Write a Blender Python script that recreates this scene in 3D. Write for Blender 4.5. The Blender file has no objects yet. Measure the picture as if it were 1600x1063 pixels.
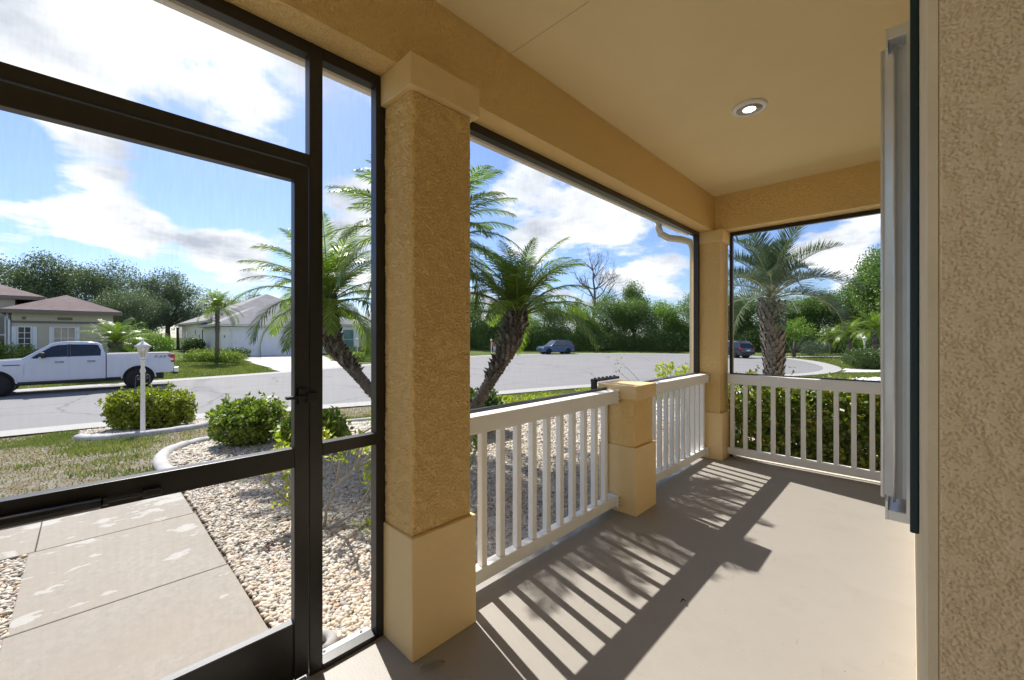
import bpy, bmesh, math, random
import numpy as np
from mathutils import Vector, Matrix, geometry
random.seed(7); RNG = np.random.default_rng(7)
C = bpy.context.scene.collection
S = bpy.context.scene
R = math.radians

# ------------------------------------------------------------------ camera
cd = bpy.data.cameras.new('camera'); cam = bpy.data.objects.new('camera', cd); C.objects.link(cam)
cd.sensor_width = 36; cd.lens = 36*645/1600; cd.clip_start = .05; cd.clip_end = 2000
cd.shift_y = -5.5/1600
cam.location = (0, 0, 1.35); cam.rotation_euler = (R(90), 0, R(44.1))
S.camera = cam

# ------------------------------------------------------------------ sun, sky
sunv = Vector((-.87, .19, 1)).normalized()
SUN_EL = math.asin(sunv.z)
sd = bpy.data.lights.new('sun', 'SUN'); sun = bpy.data.objects.new('sun', sd); C.objects.link(sun)
sd.energy = 2.6; sd.angle = R(.53); sd.color = (1, .955, .88)
sun.rotation_euler = (-sunv).to_track_quat('-Z', 'Y').to_euler()
S.view_settings.view_transform = 'Standard'; S.view_settings.look = 'None'
S.view_settings.gamma = 1; S.view_settings.exposure = 1.6
S.view_settings.use_curve_mapping = False

W = bpy.data.worlds.new('World'); S.world = W; W.use_nodes = True
nt = W.node_tree; N = nt.nodes; N.clear()
def wn(t, **k):
    n = N.new(t)
    for a, b in k.items():
        if a.startswith('i_'):
            n.inputs[int(a[2:])].default_value = b
        else: setattr(n, a, b)
    return n
L = nt.links.new
sky = wn('ShaderNodeTexSky', sky_type='NISHITA', sun_disc=False, sun_elevation=SUN_EL,
         sun_rotation=math.atan2(sunv.x, sunv.y), altitude=0, air_density=1.0, dust_density=.6, ozone_density=1.6)
tc = wn('ShaderNodeTexCoord')
sep = wn('ShaderNodeSeparateXYZ'); L(tc.outputs['Generated'], sep.inputs[0])
zz = wn('ShaderNodeMath', operation='MAXIMUM', i_1=0.0); L(sep.outputs[2], zz.inputs[0])
za = wn('ShaderNodeMath', operation='ADD', i_1=0.22); L(zz.outputs[0], za.inputs[0])
dv = wn('ShaderNodeVectorMath', operation='DIVIDE'); L(tc.outputs['Generated'], dv.inputs[0])
cz = wn('ShaderNodeCombineXYZ'); [L(za.outputs[0], cz.inputs[i]) for i in range(3)]
L(cz.outputs[0], dv.inputs[1])
n1 = wn('ShaderNodeTexNoise'); n1.inputs['Scale'].default_value = 1.55; n1.inputs['Detail'].default_value = 9
n1.inputs['Roughness'].default_value = .60; n1.inputs['Distortion'].default_value = .15
L(dv.outputs[0], n1.inputs['Vector'])
acc = n1.outputs['Fac']
# cloud masses (direction, angular size, strength)
for d, s, a in [((-.84, .12, .53), .22, .17), ((-.90, -.06, .42), .16, .13), ((-.975, .02, .215), .085, .19),
                ((-.965, .20, .16), .07, .19), ((-.99, -.08, .15), .06, .13), ((-.62, .70, .34), .13, .13),
                ((-.50, .81, .28), .10, .14), ((-.45, .88, .13), .09, .12), ((-.09, .98, .14), .07, .16),
                ((-.04, .97, .235), .07, .12), ((-.83, .44, .33), .09, .14), ((.5, .3, .8), .35, .1), ((.6, -.6, .5), .35, .12),
                ((-.3, -.8, .5), .3, .12), ((-.94, .13, .31), .10, -.2), ((-.97, -.1, .30), .09, -.14), ((-.87, .36, .42), .09, -.16),
                ((-.26, .93, .25), .10, -.10), ((-.975, -.12, .29), .07, -.12)]:
    v = Vector(d).normalized()
    ds = wn('ShaderNodeVectorMath', operation='DISTANCE'); ds.inputs[1].default_value = v
    nm = wn('ShaderNodeVectorMath', operation='NORMALIZE'); L(tc.outputs['Generated'], nm.inputs[0]); L(nm.outputs[0], ds.inputs[0])
    mr = wn('ShaderNodeMapRange', interpolation_type='SMOOTHERSTEP'); L(ds.outputs['Value'], mr.inputs[0])
    mr.inputs[1].default_value = 0; mr.inputs[2].default_value = s*1.5; mr.inputs[3].default_value = a; mr.inputs[4].default_value = 0
    ad = wn('ShaderNodeMath', operation='ADD'); L(acc, ad.inputs[0]); L(mr.outputs[0], ad.inputs[1]); acc = ad.outputs[0]
ms = wn('ShaderNodeMapRange', interpolation_type='SMOOTHSTEP'); L(acc, ms.inputs[0])
ms.inputs[1].default_value = .515; ms.inputs[2].default_value = .625
# cloud body shade: thick parts a little greyer
n2 = wn('ShaderNodeTexNoise'); n2.inputs['Scale'].default_value = 1.9; n2.inputs['Detail'].default_value = 7; L(dv.outputs[0], n2.inputs['Vector'])
mx = wn('ShaderNodeMath', operation='MULTIPLY'); L(n2.outputs['Fac'], mx.inputs[0]); L(n1.outputs['Fac'], mx.inputs[1])
cr = wn('ShaderNodeValToRGB'); L(mx.outputs[0], cr.inputs[0])
cr.color_ramp.elements[0].position = .22; cr.color_ramp.elements[0].color = (4.3, 4.35, 4.4, 1)
cr.color_ramp.elements[1].position = .37; cr.color_ramp.elements[1].color = (1.95, 2.15, 2.5, 1)
# even tint that dims the whole sky, blue the least
sky_tint = wn('ShaderNodeMixRGB', blend_type='MULTIPLY'); sky_tint.inputs[0].default_value = 1; sky_tint.inputs[2].default_value = (.385, .44, .565, 1)
L(sky.outputs[0], sky_tint.inputs[1])
mxc = wn('ShaderNodeMixRGB'); L(ms.outputs[0], mxc.inputs[0]); L(sky_tint.outputs[0], mxc.inputs[1]); L(cr.outputs[0], mxc.inputs[2])
bg = wn('ShaderNodeBackground'); bg.inputs[1].default_value = .10; L(mxc.outputs[0], bg.inputs[0])
wo = wn('ShaderNodeOutputWorld'); L(bg.outputs[0], wo.inputs[0])

# ------------------------------------------------------------------ object helpers
def tag(o, label=None, cat=None, group=None, kind=None):
    for k, v in (('label', label), ('category', cat), ('group', group), ('kind', kind)):
        if v: o[k] = v
    return o
def empty(name, loc, label, cat=None, group=None, kind=None, rz=0):
    o = bpy.data.objects.new(name, None); C.objects.link(o); o.location = loc; o.rotation_euler = (0, 0, rz)
    o.empty_display_size = .1
    return tag(o, label, cat, group, kind)
def mesh(name, V, F, mat, smooth=False):
    me = bpy.data.meshes.new(name); me.from_pydata([tuple(v) for v in V], [], F); me.materials.append(mat)
    if smooth: me.shade_smooth()
    me.update(); return me
def link(name, me, parent=None, loc=(0, 0, 0)):
    o = bpy.data.objects.new(name, me); C.objects.link(o); o.parent = parent; o.location = loc
    return o
def npmesh(name, V, F, mat, smooth=False):
    """V (n,3), F (m,k) numpy; fast build"""
    me = bpy.data.meshes.new(name); V = np.asarray(V, np.float32); F = np.asarray(F, np.int32)
    m, k = F.shape
    me.vertices.add(len(V)); me.vertices.foreach_set('co', V.ravel())
    me.loops.add(m*k); me.loops.foreach_set('vertex_index', F.ravel())
    me.polygons.add(m); me.polygons.foreach_set('loop_start', np.arange(0, m*k, k, dtype=np.int32))
    me.polygons.foreach_set('loop_total', np.full(m, k, np.int32))
    me.materials.append(mat); me.update(calc_edges=True)
    if smooth: me.shade_smooth()
    return me
class MB:
    """mesh collector, world or local coordinates"""
    def __init__(s): s.V = []; s.F = []
    def add(s, V, F):
        n = len(s.V); s.V += [tuple(v) for v in V]; s.F += [tuple(i+n for i in f) for f in F]; return s
    def box(s, x0, x1, y0, y1, z0, z1, b=0):
        if b <= 0:
            return s.add([(x0,y0,z0),(x1,y0,z0),(x1,y1,z0),(x0,y1,z0),(x0,y0,z1),(x1,y0,z1),(x1,y1,z1),(x0,y1,z1)],
                  [(0,3,2,1),(4,5,6,7),(0,1,5,4),(1,2,6,5),(2,3,7,6),(3,0,4,7)])
        bm = bmesh.new(); bmesh.ops.create_cube(bm, size=1)
        for v in bm.verts: v.co = ((x0+x1)/2+v.co.x*(x1-x0), (y0+y1)/2+v.co.y*(y1-y0), (z0+z1)/2+v.co.z*(z1-z0))
        bmesh.ops.bevel(bm, geom=bm.edges[:], offset=b, segments=2, affect='EDGES', profile=.5)
        bm.verts.index_update(); s.add([v.co[:] for v in bm.verts], [tuple(v.index for v in f.verts) for f in bm.faces]); bm.free(); return s
    def tube(s, pts, rad, n=8, cap=True):
        pts = [Vector(p) for p in pts]; 
        if not hasattr(rad, '__len__'): rad = [rad]*len(pts)
        V = []; F = []
        up = Vector((0, 0, 1))
        for i, p in enumerate(pts):
            t = (pts[min(i+1, len(pts)-1)] - pts[max(i-1, 0)]).normalized()
            a = up if abs(t.z) < .95 else Vector((1, 0, 0))
            u = t.cross(a).normalized(); w = t.cross(u)
            for k in range(n):
                an = 2*math.pi*k/n; V.append(p + (u*math.cos(an)+w*math.sin(an))*rad[i])
        for i in range(len(pts)-1):
            for k in range(n):
                F.append((i*n+k, i*n+(k+1) % n, (i+1)*n+(k+1) % n, (i+1)*n+k))
        if cap: F.append(tuple(range(n))[::-1]); F.append(tuple(range((len(pts)-1)*n, len(pts)*n)))
        return s.add(V, F)
    def lathe(s, prof, c=(0, 0, 0), n=16, ax='z'):
        V = []; F = []
        for r, h in prof:
            for k in range(n):
                a = 2*math.pi*k/n; x, y = r*math.cos(a), r*math.sin(a)
                p = (x, y, h) if ax == 'z' else ((x, h, y) if ax == 'y' else (h, x, y))
                V.append((p[0]+c[0], p[1]+c[1], p[2]+c[2]))
        for i in range(len(prof)-1):
            for k in range(n):
                F.append((i*n+k, i*n+(k+1) % n, (i+1)*n+(k+1) % n, (i+1)*n+k))
        if prof[0][0] > 1e-5: F.append(tuple(range(n))[::-1])
        if prof[-1][0] > 1e-5: F.append(tuple(range((len(prof)-1)*n, len(prof)*n)))
        return s.add(V, F)
    def prism(s, poly, y0, y1, f0=None, f1=None):
        """poly in x,z; extruded along y"""
        n = len(poly); V = [(x, y0, z) for x, z in poly]+[(x, y1, z) for x, z in poly]
        return s.add(V, [tuple(range(n)), tuple(range(2*n-1, n-1, -1))]+[(i, i+n, (i+1) % n+n, (i+1) % n) for i in range(n)])
    def quad(s, a, b, c, d): return s.add([a, b, c, d], [(0, 1, 2, 3)])
    def build(s, name, mat, parent=None, smooth=False, world=True, fix=True):
        off = Vector((0, 0, 0))
        if parent is not None and world:
            p = parent
            while p is not None: off += p.location; p = p.parent
        V = [(v[0]-off.x, v[1]-off.y, v[2]-off.z) for v in s.V]
        me = bpy.data.meshes.new(name); me.from_pydata(V, [], s.F); me.materials.append(mat)
        if fix:
            bm = bmesh.new(); bm.from_mesh(me); bmesh.ops.recalc_face_normals(bm, faces=bm.faces); bm.to_mesh(me); bm.free()
        if smooth: me.shade_smooth()
        return link(name, me, parent)

# ------------------------------------------------------------------ materials
M = {}
def newmat(name):
    m = bpy.data.materials.new(name); m.use_nodes = True; nt = m.node_tree
    b = nt.nodes['Principled BSDF']; M[name] = m
    return m, nt, b
def nd(nt, t, inp=None, **k):
    n = nt.nodes.new(t)
    for a, v in k.items(): setattr(n, a, v)
    for a, v in (inp or {}).items():
        if hasattr(v, 'is_output'): nt.links.new(v, n.inputs[a])
        else: n.inputs[a].default_value = v
    return n
def pos(nt, obj=False):
    return nd(nt, 'ShaderNodeTexCoord').outputs['Object'] if obj else nd(nt, 'ShaderNodeNewGeometry').outputs['Position']
def noise(nt, v, scale, detail=4, rough=.55, out='Fac', **k):
    return nd(nt, 'ShaderNodeTexNoise', {'Vector': v, 'Scale': scale, 'Detail': detail, 'Roughness': rough}, **k).outputs[out]
def ramp(nt, f, stops, interp='LINEAR'):
    r = nd(nt, 'ShaderNodeValToRGB', {0: f}); e = r.color_ramp; e.interpolation = interp
    while len(e.elements) < len(stops): e.elements.new(.5)
    for el, (p, c) in zip(e.elements, stops):
        el.position = p; el.color = c if hasattr(c, '__len__') and len(c) == 4 else ((*c, 1) if hasattr(c, '__len__') else (c, c, c, 1))
    return r.outputs[0]
def mix(nt, f, a, b, bt='MIX'):
    n = nd(nt, 'ShaderNodeMixRGB', blend_type=bt)
    for i, v in enumerate((f, a, b)):
        if hasattr(v, 'is_output'): nt.links.new(v, n.inputs[i])
        elif i == 0: n.inputs[0].default_value = v
        else: n.inputs[i].default_value = (*v, 1) if len(v) == 3 else v
    return n.outputs[0]
def bump(nt, b, h, strength=.5, dist=.01, prev=None):
    n = nd(nt, 'ShaderNodeBump', {'Strength': strength, 'Distance': dist, 'Height': h})
    if prev: nt.links.new(prev, n.inputs['Normal'])
    nt.links.new(n.outputs[0], b.inputs['Normal']); return n.outputs[0]
def plain(name, col, rough=.5, metal=0, var=.12, scale=8, bmp=0, bscale=200, spec=.5, coat=0, dirt=0):
    m, nt, b = newmat(name); p = pos(nt, True)
    f = noise(nt, p, scale, 5)
    c = mix(nt, f, tuple(x*(1-var) for x in col), tuple(min(1, x*(1+var)) for x in col))
    if dirt:
        d = ramp(nt, noise(nt, p, 3.1, 8, .7), [(.45, 0.), (.75, 1.)])
        c = mix(nt, mix(nt, dirt, (0, 0, 0), (1, 1, 1)) if False else nd(nt, 'ShaderNodeMath', {0: d, 1: dirt}, operation='MULTIPLY').outputs[0], c, tuple(x*.55 for x in col))
    nt.links.new(c, b.inputs['Base Color'])
    b.inputs['Roughness'].default_value = rough; b.inputs['Metallic'].default_value = metal
    b.inputs['Specular IOR Level'].default_value = spec; b.inputs['Coat Weight'].default_value = coat
    b.inputs['Coat Roughness'].default_value = .05
    if bmp: bump(nt, b, noise(nt, p, bscale, 3), bmp, .002)
    return m
def stucco(name, col, depth=.006, scale=60, strength=.8):
    m, nt, b = newmat(name); p = pos(nt)
    warp = nd(nt, 'ShaderNodeMixRGB', {0: .02, 1: p, 2: noise(nt, p, 40, 2, out='Color')}).outputs[0]
    a = noise(nt, warp, scale, 3, .6); blobs = ramp(nt, a, [(.36, 0.), (.50, .8), (.66, 1.)], 'EASE')
    h = nd(nt, 'ShaderNodeMath', {0: blobs, 1: nd(nt, 'ShaderNodeMath', {0: noise(nt, p, 300, 3), 1: .25}, operation='MULTIPLY').outputs[0]}, operation='ADD').outputs[0]
    c = mix(nt, noise(nt, p, 1.1, 5, .6), tuple(x*.94 for x in col), tuple(min(.9, x*1.05) for x in col))
    g = ramp(nt, noise(nt, p, 2.6, 9, .75), [(.55, 0.), (.80, .35)])
    c = mix(nt, g, c, tuple(x*.72 for x in col))     # faint grime
    nt.links.new(c, b.inputs['Base Color']); b.inputs['Roughness'].default_value = .55
    b.inputs['Specular IOR Level'].default_value = .4
    if strength: bump(nt, b, h, strength, depth)
    else: bump(nt, b, noise(nt, p, 400, 3), .3, .001)
    return m
WALLC = (.83, .575, .235)
stucco('stucco', WALLC, depth=.004, scale=90, strength=.9)
stucco('stucco_relief', WALLC, strength=0)
stucco('stucco_near', (.82, .63, .385), depth=.002, scale=110, strength=.7)
stucco('stucco_near_relief', (.82, .63, .385), strength=0)

plain('stucco_smooth', (.82, .60, .295), .6, var=.08, scale=6, bmp=.5, bscale=160, dirt=.25)
plain('corner_trim', (.78, .65, .43), .65, var=.14, scale=14, bmp=.6, bscale=120, dirt=.4)
plain('ceiling_paint', (.86, .70, .40), .8, var=.05, scale=3, bmp=.35, bscale=170, spec=.2)
plain('white_paint', (.86, .85, .82), .45, var=.04, scale=5, bmp=.1)
plain('white_vinyl', (.80, .79, .76), .4, var=.05)
plain('bronze', (.016, .014, .013), .34, var=.3, scale=30, spec=.55, bmp=.08, bscale=350)
plain('worn_bronze', (.09, .095, .11), .5, var=.2)
plain('black_plastic', (.010, .010, .011), .3, var=.2)
plain('track_grey', (.22, .235, .26), .45, metal=.3, var=.1)
plain('aluminium', (.82, .83, .84), .34, metal=.55, var=.14, scale=9)
plain('teal', (.002, .024, .030), .42, var=.15)
plain('screw', (.05, .05, .05), .5)
plain('sill', (.60, .55, .47), .8, var=.2, scale=30, bmp=.8, bscale=90)
def floor_mat():
    m, nt, b = newmat('floor_paint'); p = pos(nt)
    c = mix(nt, noise(nt, p, 1.6, 6, .6), (.285, .262, .233), (.33, .305, .272))
    sp = ramp(nt, noise(nt, p, 55, 3, .6), [(.30, 1.), (.36, 0.)])
    sp2 = ramp(nt, nd(nt, 'ShaderNodeTexVoronoi', {'Vector': p, 'Scale': 7.0}).outputs['Distance'], [(.018, 1.), (.035, 0.)])
    c = mix(nt, sp, c, (.36, .30, .24)); c = mix(nt, sp2, c, (.12, .09, .07))
    st_ = ramp(nt, noise(nt, p, 3.3, 9, .72), [(.52, 0.), (.72, .35)]); c = mix(nt, st_, c, (.235, .208, .176))
    sc_ = nd(nt, 'ShaderNodeMapping', {'Vector': p, 'Scale': (30, 4, 1), 'Rotation': (0, 0, .5)}).outputs[0]
    c = mix(nt, ramp(nt, noise(nt, sc_, 1.0, 3, .6), [(.68, 0.), (.72, .4)]), c, (.22, .19, .16))
    sp3 = ramp(nt, nd(nt, 'ShaderNodeTexVoronoi', {'Vector': p, 'Scale': 19.0, 'Randomness': 1.0}).outputs['Distance'], [(.03, 1.), (.06, 0.)]); c = mix(nt, mix(nt, .6, (0, 0, 0), sp3), c, (.16, .125, .10))
    nt.links.new(c, b.inputs['Base Color'])
    b.inputs['Roughness'].default_value = .52
    h = nd(nt, 'ShaderNodeMath', {0: noise(nt, p, 130, 3), 1: noise(nt, p, 12, 3)}, operation='ADD').outputs[0]
    bump(nt, b, h, .35, .002)
floor_mat()
def walk_mat(name='walk_concrete', c1=(.265, .24, .205), c2=(.36, .33, .288), patch=True):
    m, nt, b = newmat(name); p = pos(nt)
    c = mix(nt, noise(nt, p, 2.5, 8, .65), c1, c2)
    c = mix(nt, ramp(nt, noise(nt, p, 22, 5, .7), [(.35, .5), (.6, 0.)]), c, tuple(x*.86 for x in c1))
    h = noise(nt, p, 160, 4)
    if patch:
        mp = nd(nt, 'ShaderNodeMapping', {'Vector': p, 'Scale': (6.0, 3.2, 1)}).outputs[0]
        w = nd(nt, 'ShaderNodeMixRGB', {0: .12, 1: mp, 2: noise(nt, p, 9, 4, out='Color')}).outputs[0]
        pn = noise(nt, w, 1.0, 4, .62)
        sx = nd(nt, 'ShaderNodeSeparateXYZ', {0: p}).outputs[0]
        bias = nd(nt, 'ShaderNodeMapRange', {0: sx, 1: -5.0, 2: -2.6, 3: .065, 4: -.075}).outputs[0]
        pf = ramp(nt, nd(nt, 'ShaderNodeMath', {0: pn, 1: bias}, operation='ADD').outputs[0], [(.590, 0.), (.606, .85), (.66, 1.)])
        c = mix(nt, ramp(nt, noise(nt, p, 1.3, 6, .7), [(.42, .55), (.60, 0.)]), c, (.30, .26, .215))
        c = mix(nt, nd(nt, 'ShaderNodeMath', {0: pf, 1: .8}, operation='MULTIPLY').outputs[0], c, (.43, .42, .395)); 
        h = nd(nt, 'ShaderNodeMath', {0: h, 1: nd(nt, 'ShaderNodeMath', {0: pf, 1: -1.5}, operation='MULTIPLY').outputs[0]}, operation='ADD').outputs[0]
    nt.links.new(c, b.inputs['Base Color']); b.inputs['Roughness'].default_value = .85
    bump(nt, b, h, .5, .0025)
walk_mat()
walk_mat('kerb_concrete', (.32, .31, .295), (.41, .40, .38), False)
walk_mat('drive_concrete', (.50, .48, .44), (.60, .58, .53), False)
def road_mat():
    m, nt, b = newmat('asphalt'); p = pos(nt)
    c = mix(nt, noise(nt, p, .35, 8, .6), (.205, .20, .20), (.27, .265, .258))
    c = mix(nt, noise(nt, p, 70, 2, .5), c, mix(nt, .5, c, (.13, .13, .14)))
    crk = nd(nt, 'ShaderNodeTexVoronoi', {'Vector': nd(nt, 'ShaderNodeMixRGB', {0: .3, 1: p, 2: noise(nt, p, 1.2, 4, out='Color')}).outputs[0], 'Scale': .33}, feature='DISTANCE_TO_EDGE').outputs['Distance']
    c = mix(nt, ramp(nt, crk, [(.0, .75), (.012, 0.)]), c, (.10, .10, .105))
    # tyre-scrub arcs in the turning circle
    d = nd(nt, 'ShaderNodeVectorMath', {0: p, 1: (-18.0, 33.0, -.78)}, operation='DISTANCE').outputs['Value']
    wv = nd(nt, 'ShaderNodeMath', {0: nd(nt, 'ShaderNodeMath', {0: d, 1: 1.3}, operation='MULTIPLY').outputs[0], 1: noise(nt, p, .12, 3)}, operation='ADD').outputs[0]
    sn = nd(nt, 'ShaderNodeMath', {0: wv}, operation='SINE').outputs[0]
    arc = nd(nt, 'ShaderNodeMath', {0: ramp(nt, sn, [(.90, 0.), (.99, 1.)]), 1: ramp(nt, noise(nt, p, .2, 3), [(.5, 0.), (.62, .5)])}, operation='MULTIPLY').outputs[0]
    c = mix(nt, arc, c, (.12, .12, .125))
    nt.links.new(c, b.inputs['Base Color']); b.inputs['Roughness'].default_value = .9
    bump(nt, b, noise(nt, p, 90, 3), .6, .006)
road_mat()
def ground_mat():
    m, nt, b = newmat('lawn'); p = pos(nt)
    f = noise(nt, p, 3.0, 8, .7)
    green = mix(nt, f, (.055, .095, .018), (.13, .17, .035))
    dry = mix(nt, ramp(nt, noise(nt, p, 5, 7, .7), [(.35, 0.), (.65, 1.)]), (.22, .165, .085), (.42, .40, .36))
    big = noise(nt, p, .9, 7, .68)
    sx = nd(nt, 'ShaderNodeSeparateXYZ', {0: p})
    nearz = nd(nt, 'ShaderNodeMapRange', {0: nd(nt, 'ShaderNodeVectorMath', {0: p, 1: (-8.5, -1.5, -.4)}, operation='DISTANCE').outputs['Value'], 1: 3.0, 2: 12.0, 3: .40, 4: -.06}).outputs[0]
    k = ramp(nt, nd(nt, 'ShaderNodeMath', {0: big, 1: nearz}, operation='ADD').outputs[0], [(.50, 0.), (.60, 1.)])
    c = mix(nt, k, green, dry)
    nt.links.new(c, b.inputs['Base Color']); b.inputs['Roughness'].default_value = .95; b.inputs['Specular IOR Level'].default_value = .1
    bump(nt, b, noise(nt, p, 26, 6, .75), 1.0, .05)
ground_mat()
def island(name, stops, rough=.55, trans=.0, posvar=None, spec=.4, wear=None):
    """material whose colour differs from piece to piece"""
    m, nt, b = newmat(name)
    r = nd(nt, 'ShaderNodeNewGeometry').outputs['Random Per Island']
    if posvar:
        r = nd(nt, 'ShaderNodeMath', {0: nd(nt, 'ShaderNodeMath', {0: r, 1: .5}, operation='MULTIPLY').outputs[0],
             1: nd(nt, 'ShaderNodeMapRange', {0: noise(nt, pos(nt), posvar, 3), 1: .3, 2: .7, 3: 0, 4: .5}).outputs[0]}, operation='ADD').outputs[0]
    c = ramp(nt, r, stops)
    nt.links.new(c, b.inputs['Base Color']); b.inputs['Roughness'].default_value = rough; b.inputs['Specular IOR Level'].default_value = spec
    if trans:
        t = nd(nt, 'ShaderNodeBsdfTranslucent'); nt.links.new(mix(nt, 1, c, (1.5, 1.7, .7), 'MULTIPLY'), t.inputs[0])
        s = nd(nt, 'ShaderNodeMixShader', {0: trans}); nt.links.new(b.outputs[0], s.inputs[1]); nt.links.new(t.outputs[0], s.inputs[2])
        nt.links.new(s.outputs[0], nt.nodes['Material Output'].inputs[0])
    return m
island('pebble', [(0, (0.482, 0.428, 0.352)), (.12, (0.568, 0.512, 0.424)), (.25, (0.327, 0.311, 0.288)), (.38, (0.619, 0.563, 0.464)), (.5, (0.430, 0.319, 0.208)), (.6, (0.654, 0.605, 0.512)), (.72, (0.516, 0.462, 0.376)), (.83, (0.284, 0.269, 0.256)), (.9, (0.585, 0.470, 0.336)), (.96, (0.301, 0.168, 0.112)), (1, (0.533, 0.504, 0.456))], .6)
island('white_stone', [(0, (.55, .54, .52)), (.5, (.74, .73, .71)), (1, (.80, .79, .77))], .8)
island('grass_blade', [(0, (.06, .10, .02)), (.4, (.12, .16, .035)), (.7, (.20, .21, .06)), (1, (.32, .25, .12))], .7, .3, .55)
island('dry_blade', [(0, (.30, .22, .10)), (.4, (.38, .33, .22)), (.75, (.20, .20, .06)), (1, (.24, .14, .07))], .8, .2)
island('palm_leaf', [(0, (.07, .12, .02)), (.5, (.13, .20, .03)), (1, (.22, .28, .045))], .38, .42)
island('pindo_leaf', [(0, (.05, .085, .055)), (.6, (.08, .125, .08)), (1, (.13, .17, .10))], .5, .15)
island('shrub_lime', [(0, (.11, .15, .014)), (.5, (.23, .27, .025)), (1, (.38, .38, .05))], .5, .3)
island('shrub_green', [(0, (.08, .14, .02)), (.5, (.17, .24, .035)), (1, (.33, .38, .08))], .45, .28)
island('shrub_dark', [(0, (.035, .075, .02)), (.6, (.07, .125, .03)), (1, (.14, .19, .05))], .4, .2)
island('hedge_leaf', [(0, (.06, .11, .018)), (.45, (.13, .20, .03)), (.8, (.26, .30, .04)), (1, (.46, .36, .06))], .4, .28)
island('croton_leaf', [(0, (.16, .24, .03)), (.6, (.38, .42, .05)), (1, (.50, .46, .08))], .45, .3)
island('oak_leaf', [(0, (.065, .105, .06)), (.5, (.11, .155, .085)), (1, (.18, .22, .13))], .55, .2, .25)
island('wood_leaf', [(0, (.06, .12, .032)), (.5, (.115, .195, .05)), (1, (.22, .29, .085))], .5, .25, .35)
island('bright_leaf', [(0, (.08, .17, .025)), (.5, (.15, .25, .04)), (1, (.24, .32, .06))], .5, .3, .4)
island('flower', [(0, (.42, .36, .62)), (1, (.60, .56, .75))], .6, .2)
island('moss', [(0, (.16, .17, .13)), (1, (.26, .26, .20))], .9)
island('leaf_base', [(0, (.055, .048, .04)), (.5, (.125, .112, .098)), (1, (.25, .235, .21))], .9)
plain('palm_bark', (.15, .12, .095), .95, var=.4, scale=25, bmp=1, bscale=60)
plain('root_bark', (.085, .065, .05), .95, var=.5, scale=40, bmp=1, bscale=80)
plain('bark', (.12, .10, .08), .95, var=.35, scale=6, bmp=1, bscale=40)
plain('pale_branch', (.33, .31, .27), .85, var=.3, scale=20, bmp=.6, bscale=80)
plain('dead_wood', (.13, .12, .115), .9, var=.25, scale=5)
plain('rachis', (.20, .25, .07), .5, var=.2)
plain('petiole_pale', (.40, .42, .30), .5, var=.2)
plain('soil', (.13, .10, .075), .95, var=.35, scale=14, bmp=1, bscale=60)
plain('bed_under', (.17, .155, .14), .95, var=.4, scale=60, bmp=1, bscale=60)
plain('gravel_white', (.66, .65, .63), .95, var=.2, scale=40, bmp=1, bscale=30)
plain('edging', (.46, .455, .45), .85, var=.3, scale=14, bmp=.9, bscale=50, dirt=.8)
plain('truck_white', (.62, .66, .74), .22, var=.03, coat=.6)
plain('car_blue', (.035, .10, .22), .25, var=.1, coat=.6)
plain('car_dark', (.022, .027, .045), .25, var=.1, coat=.6)
plain('tyre', (.018, .018, .019), .85, var=.2)
plain('rim_metal', (.55, .56, .58), .3, metal=.8)
plain('dark_trim', (.02, .02, .022), .5)
plain('chrome', (.75, .75, .76), .15, metal=.9)
plain('red_lens', (.42, .02, .02), .2, var=.15, coat=.5)
plain('decal_red', (.35, .05, .05), .4)
plain('decal_grey', (.10, .10, .12), .4)
plain('house_white', (.80, .785, .75), .75, var=.05)
plain('house_beige', (.56, .49, .38), .8, var=.06)
plain('trim_brown', (.20, .165, .14), .7)
plain('trim_white', (.76, .77, .80), .5, var=.04)
plain('fascia', (.64, .62, .57), .5, var=.05)
plain('gutter_paint', (.72, .70, .65), .5, var=.06)
plain('skin', (.50, .30, .22), .6); plain('red_cloth', (.42, .06, .04), .8); plain('blue_cloth', (.35, .45, .65), .8); plain('hair', (.20, .15, .11), .8); plain('shoe', (.12, .12, .13), .7)
def glassy(name, col, rough=.05):
    m, nt, b = newmat(name); b.inputs['Base Color'].default_value = (*col, 1); b.inputs['Roughness'].default_value = rough
    b.inputs['Specular IOR Level'].default_value = .9
    nt.links.new(mix(nt, noise(nt, pos(nt), 1.3, 3), tuple(c*.6 for c in col), tuple(c*1.5 for c in col)), b.inputs['Base Color'])
glassy('car_glass', (.015, .018, .02), .12); glassy('window_glass', (.035, .04, .045)); glassy('teal_glass', (.05, .15, .15), .1); glassy('blind_tan', (.40, .33, .24), .4)
def lampglass():
    m, nt, b = newmat('lamp_glass'); b.inputs['Base Color'].default_value = (.85, .85, .8, 1); b.inputs['Roughness'].default_value = .35
    b.inputs['Transmission Weight'].default_value = .55
lampglass()
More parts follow.
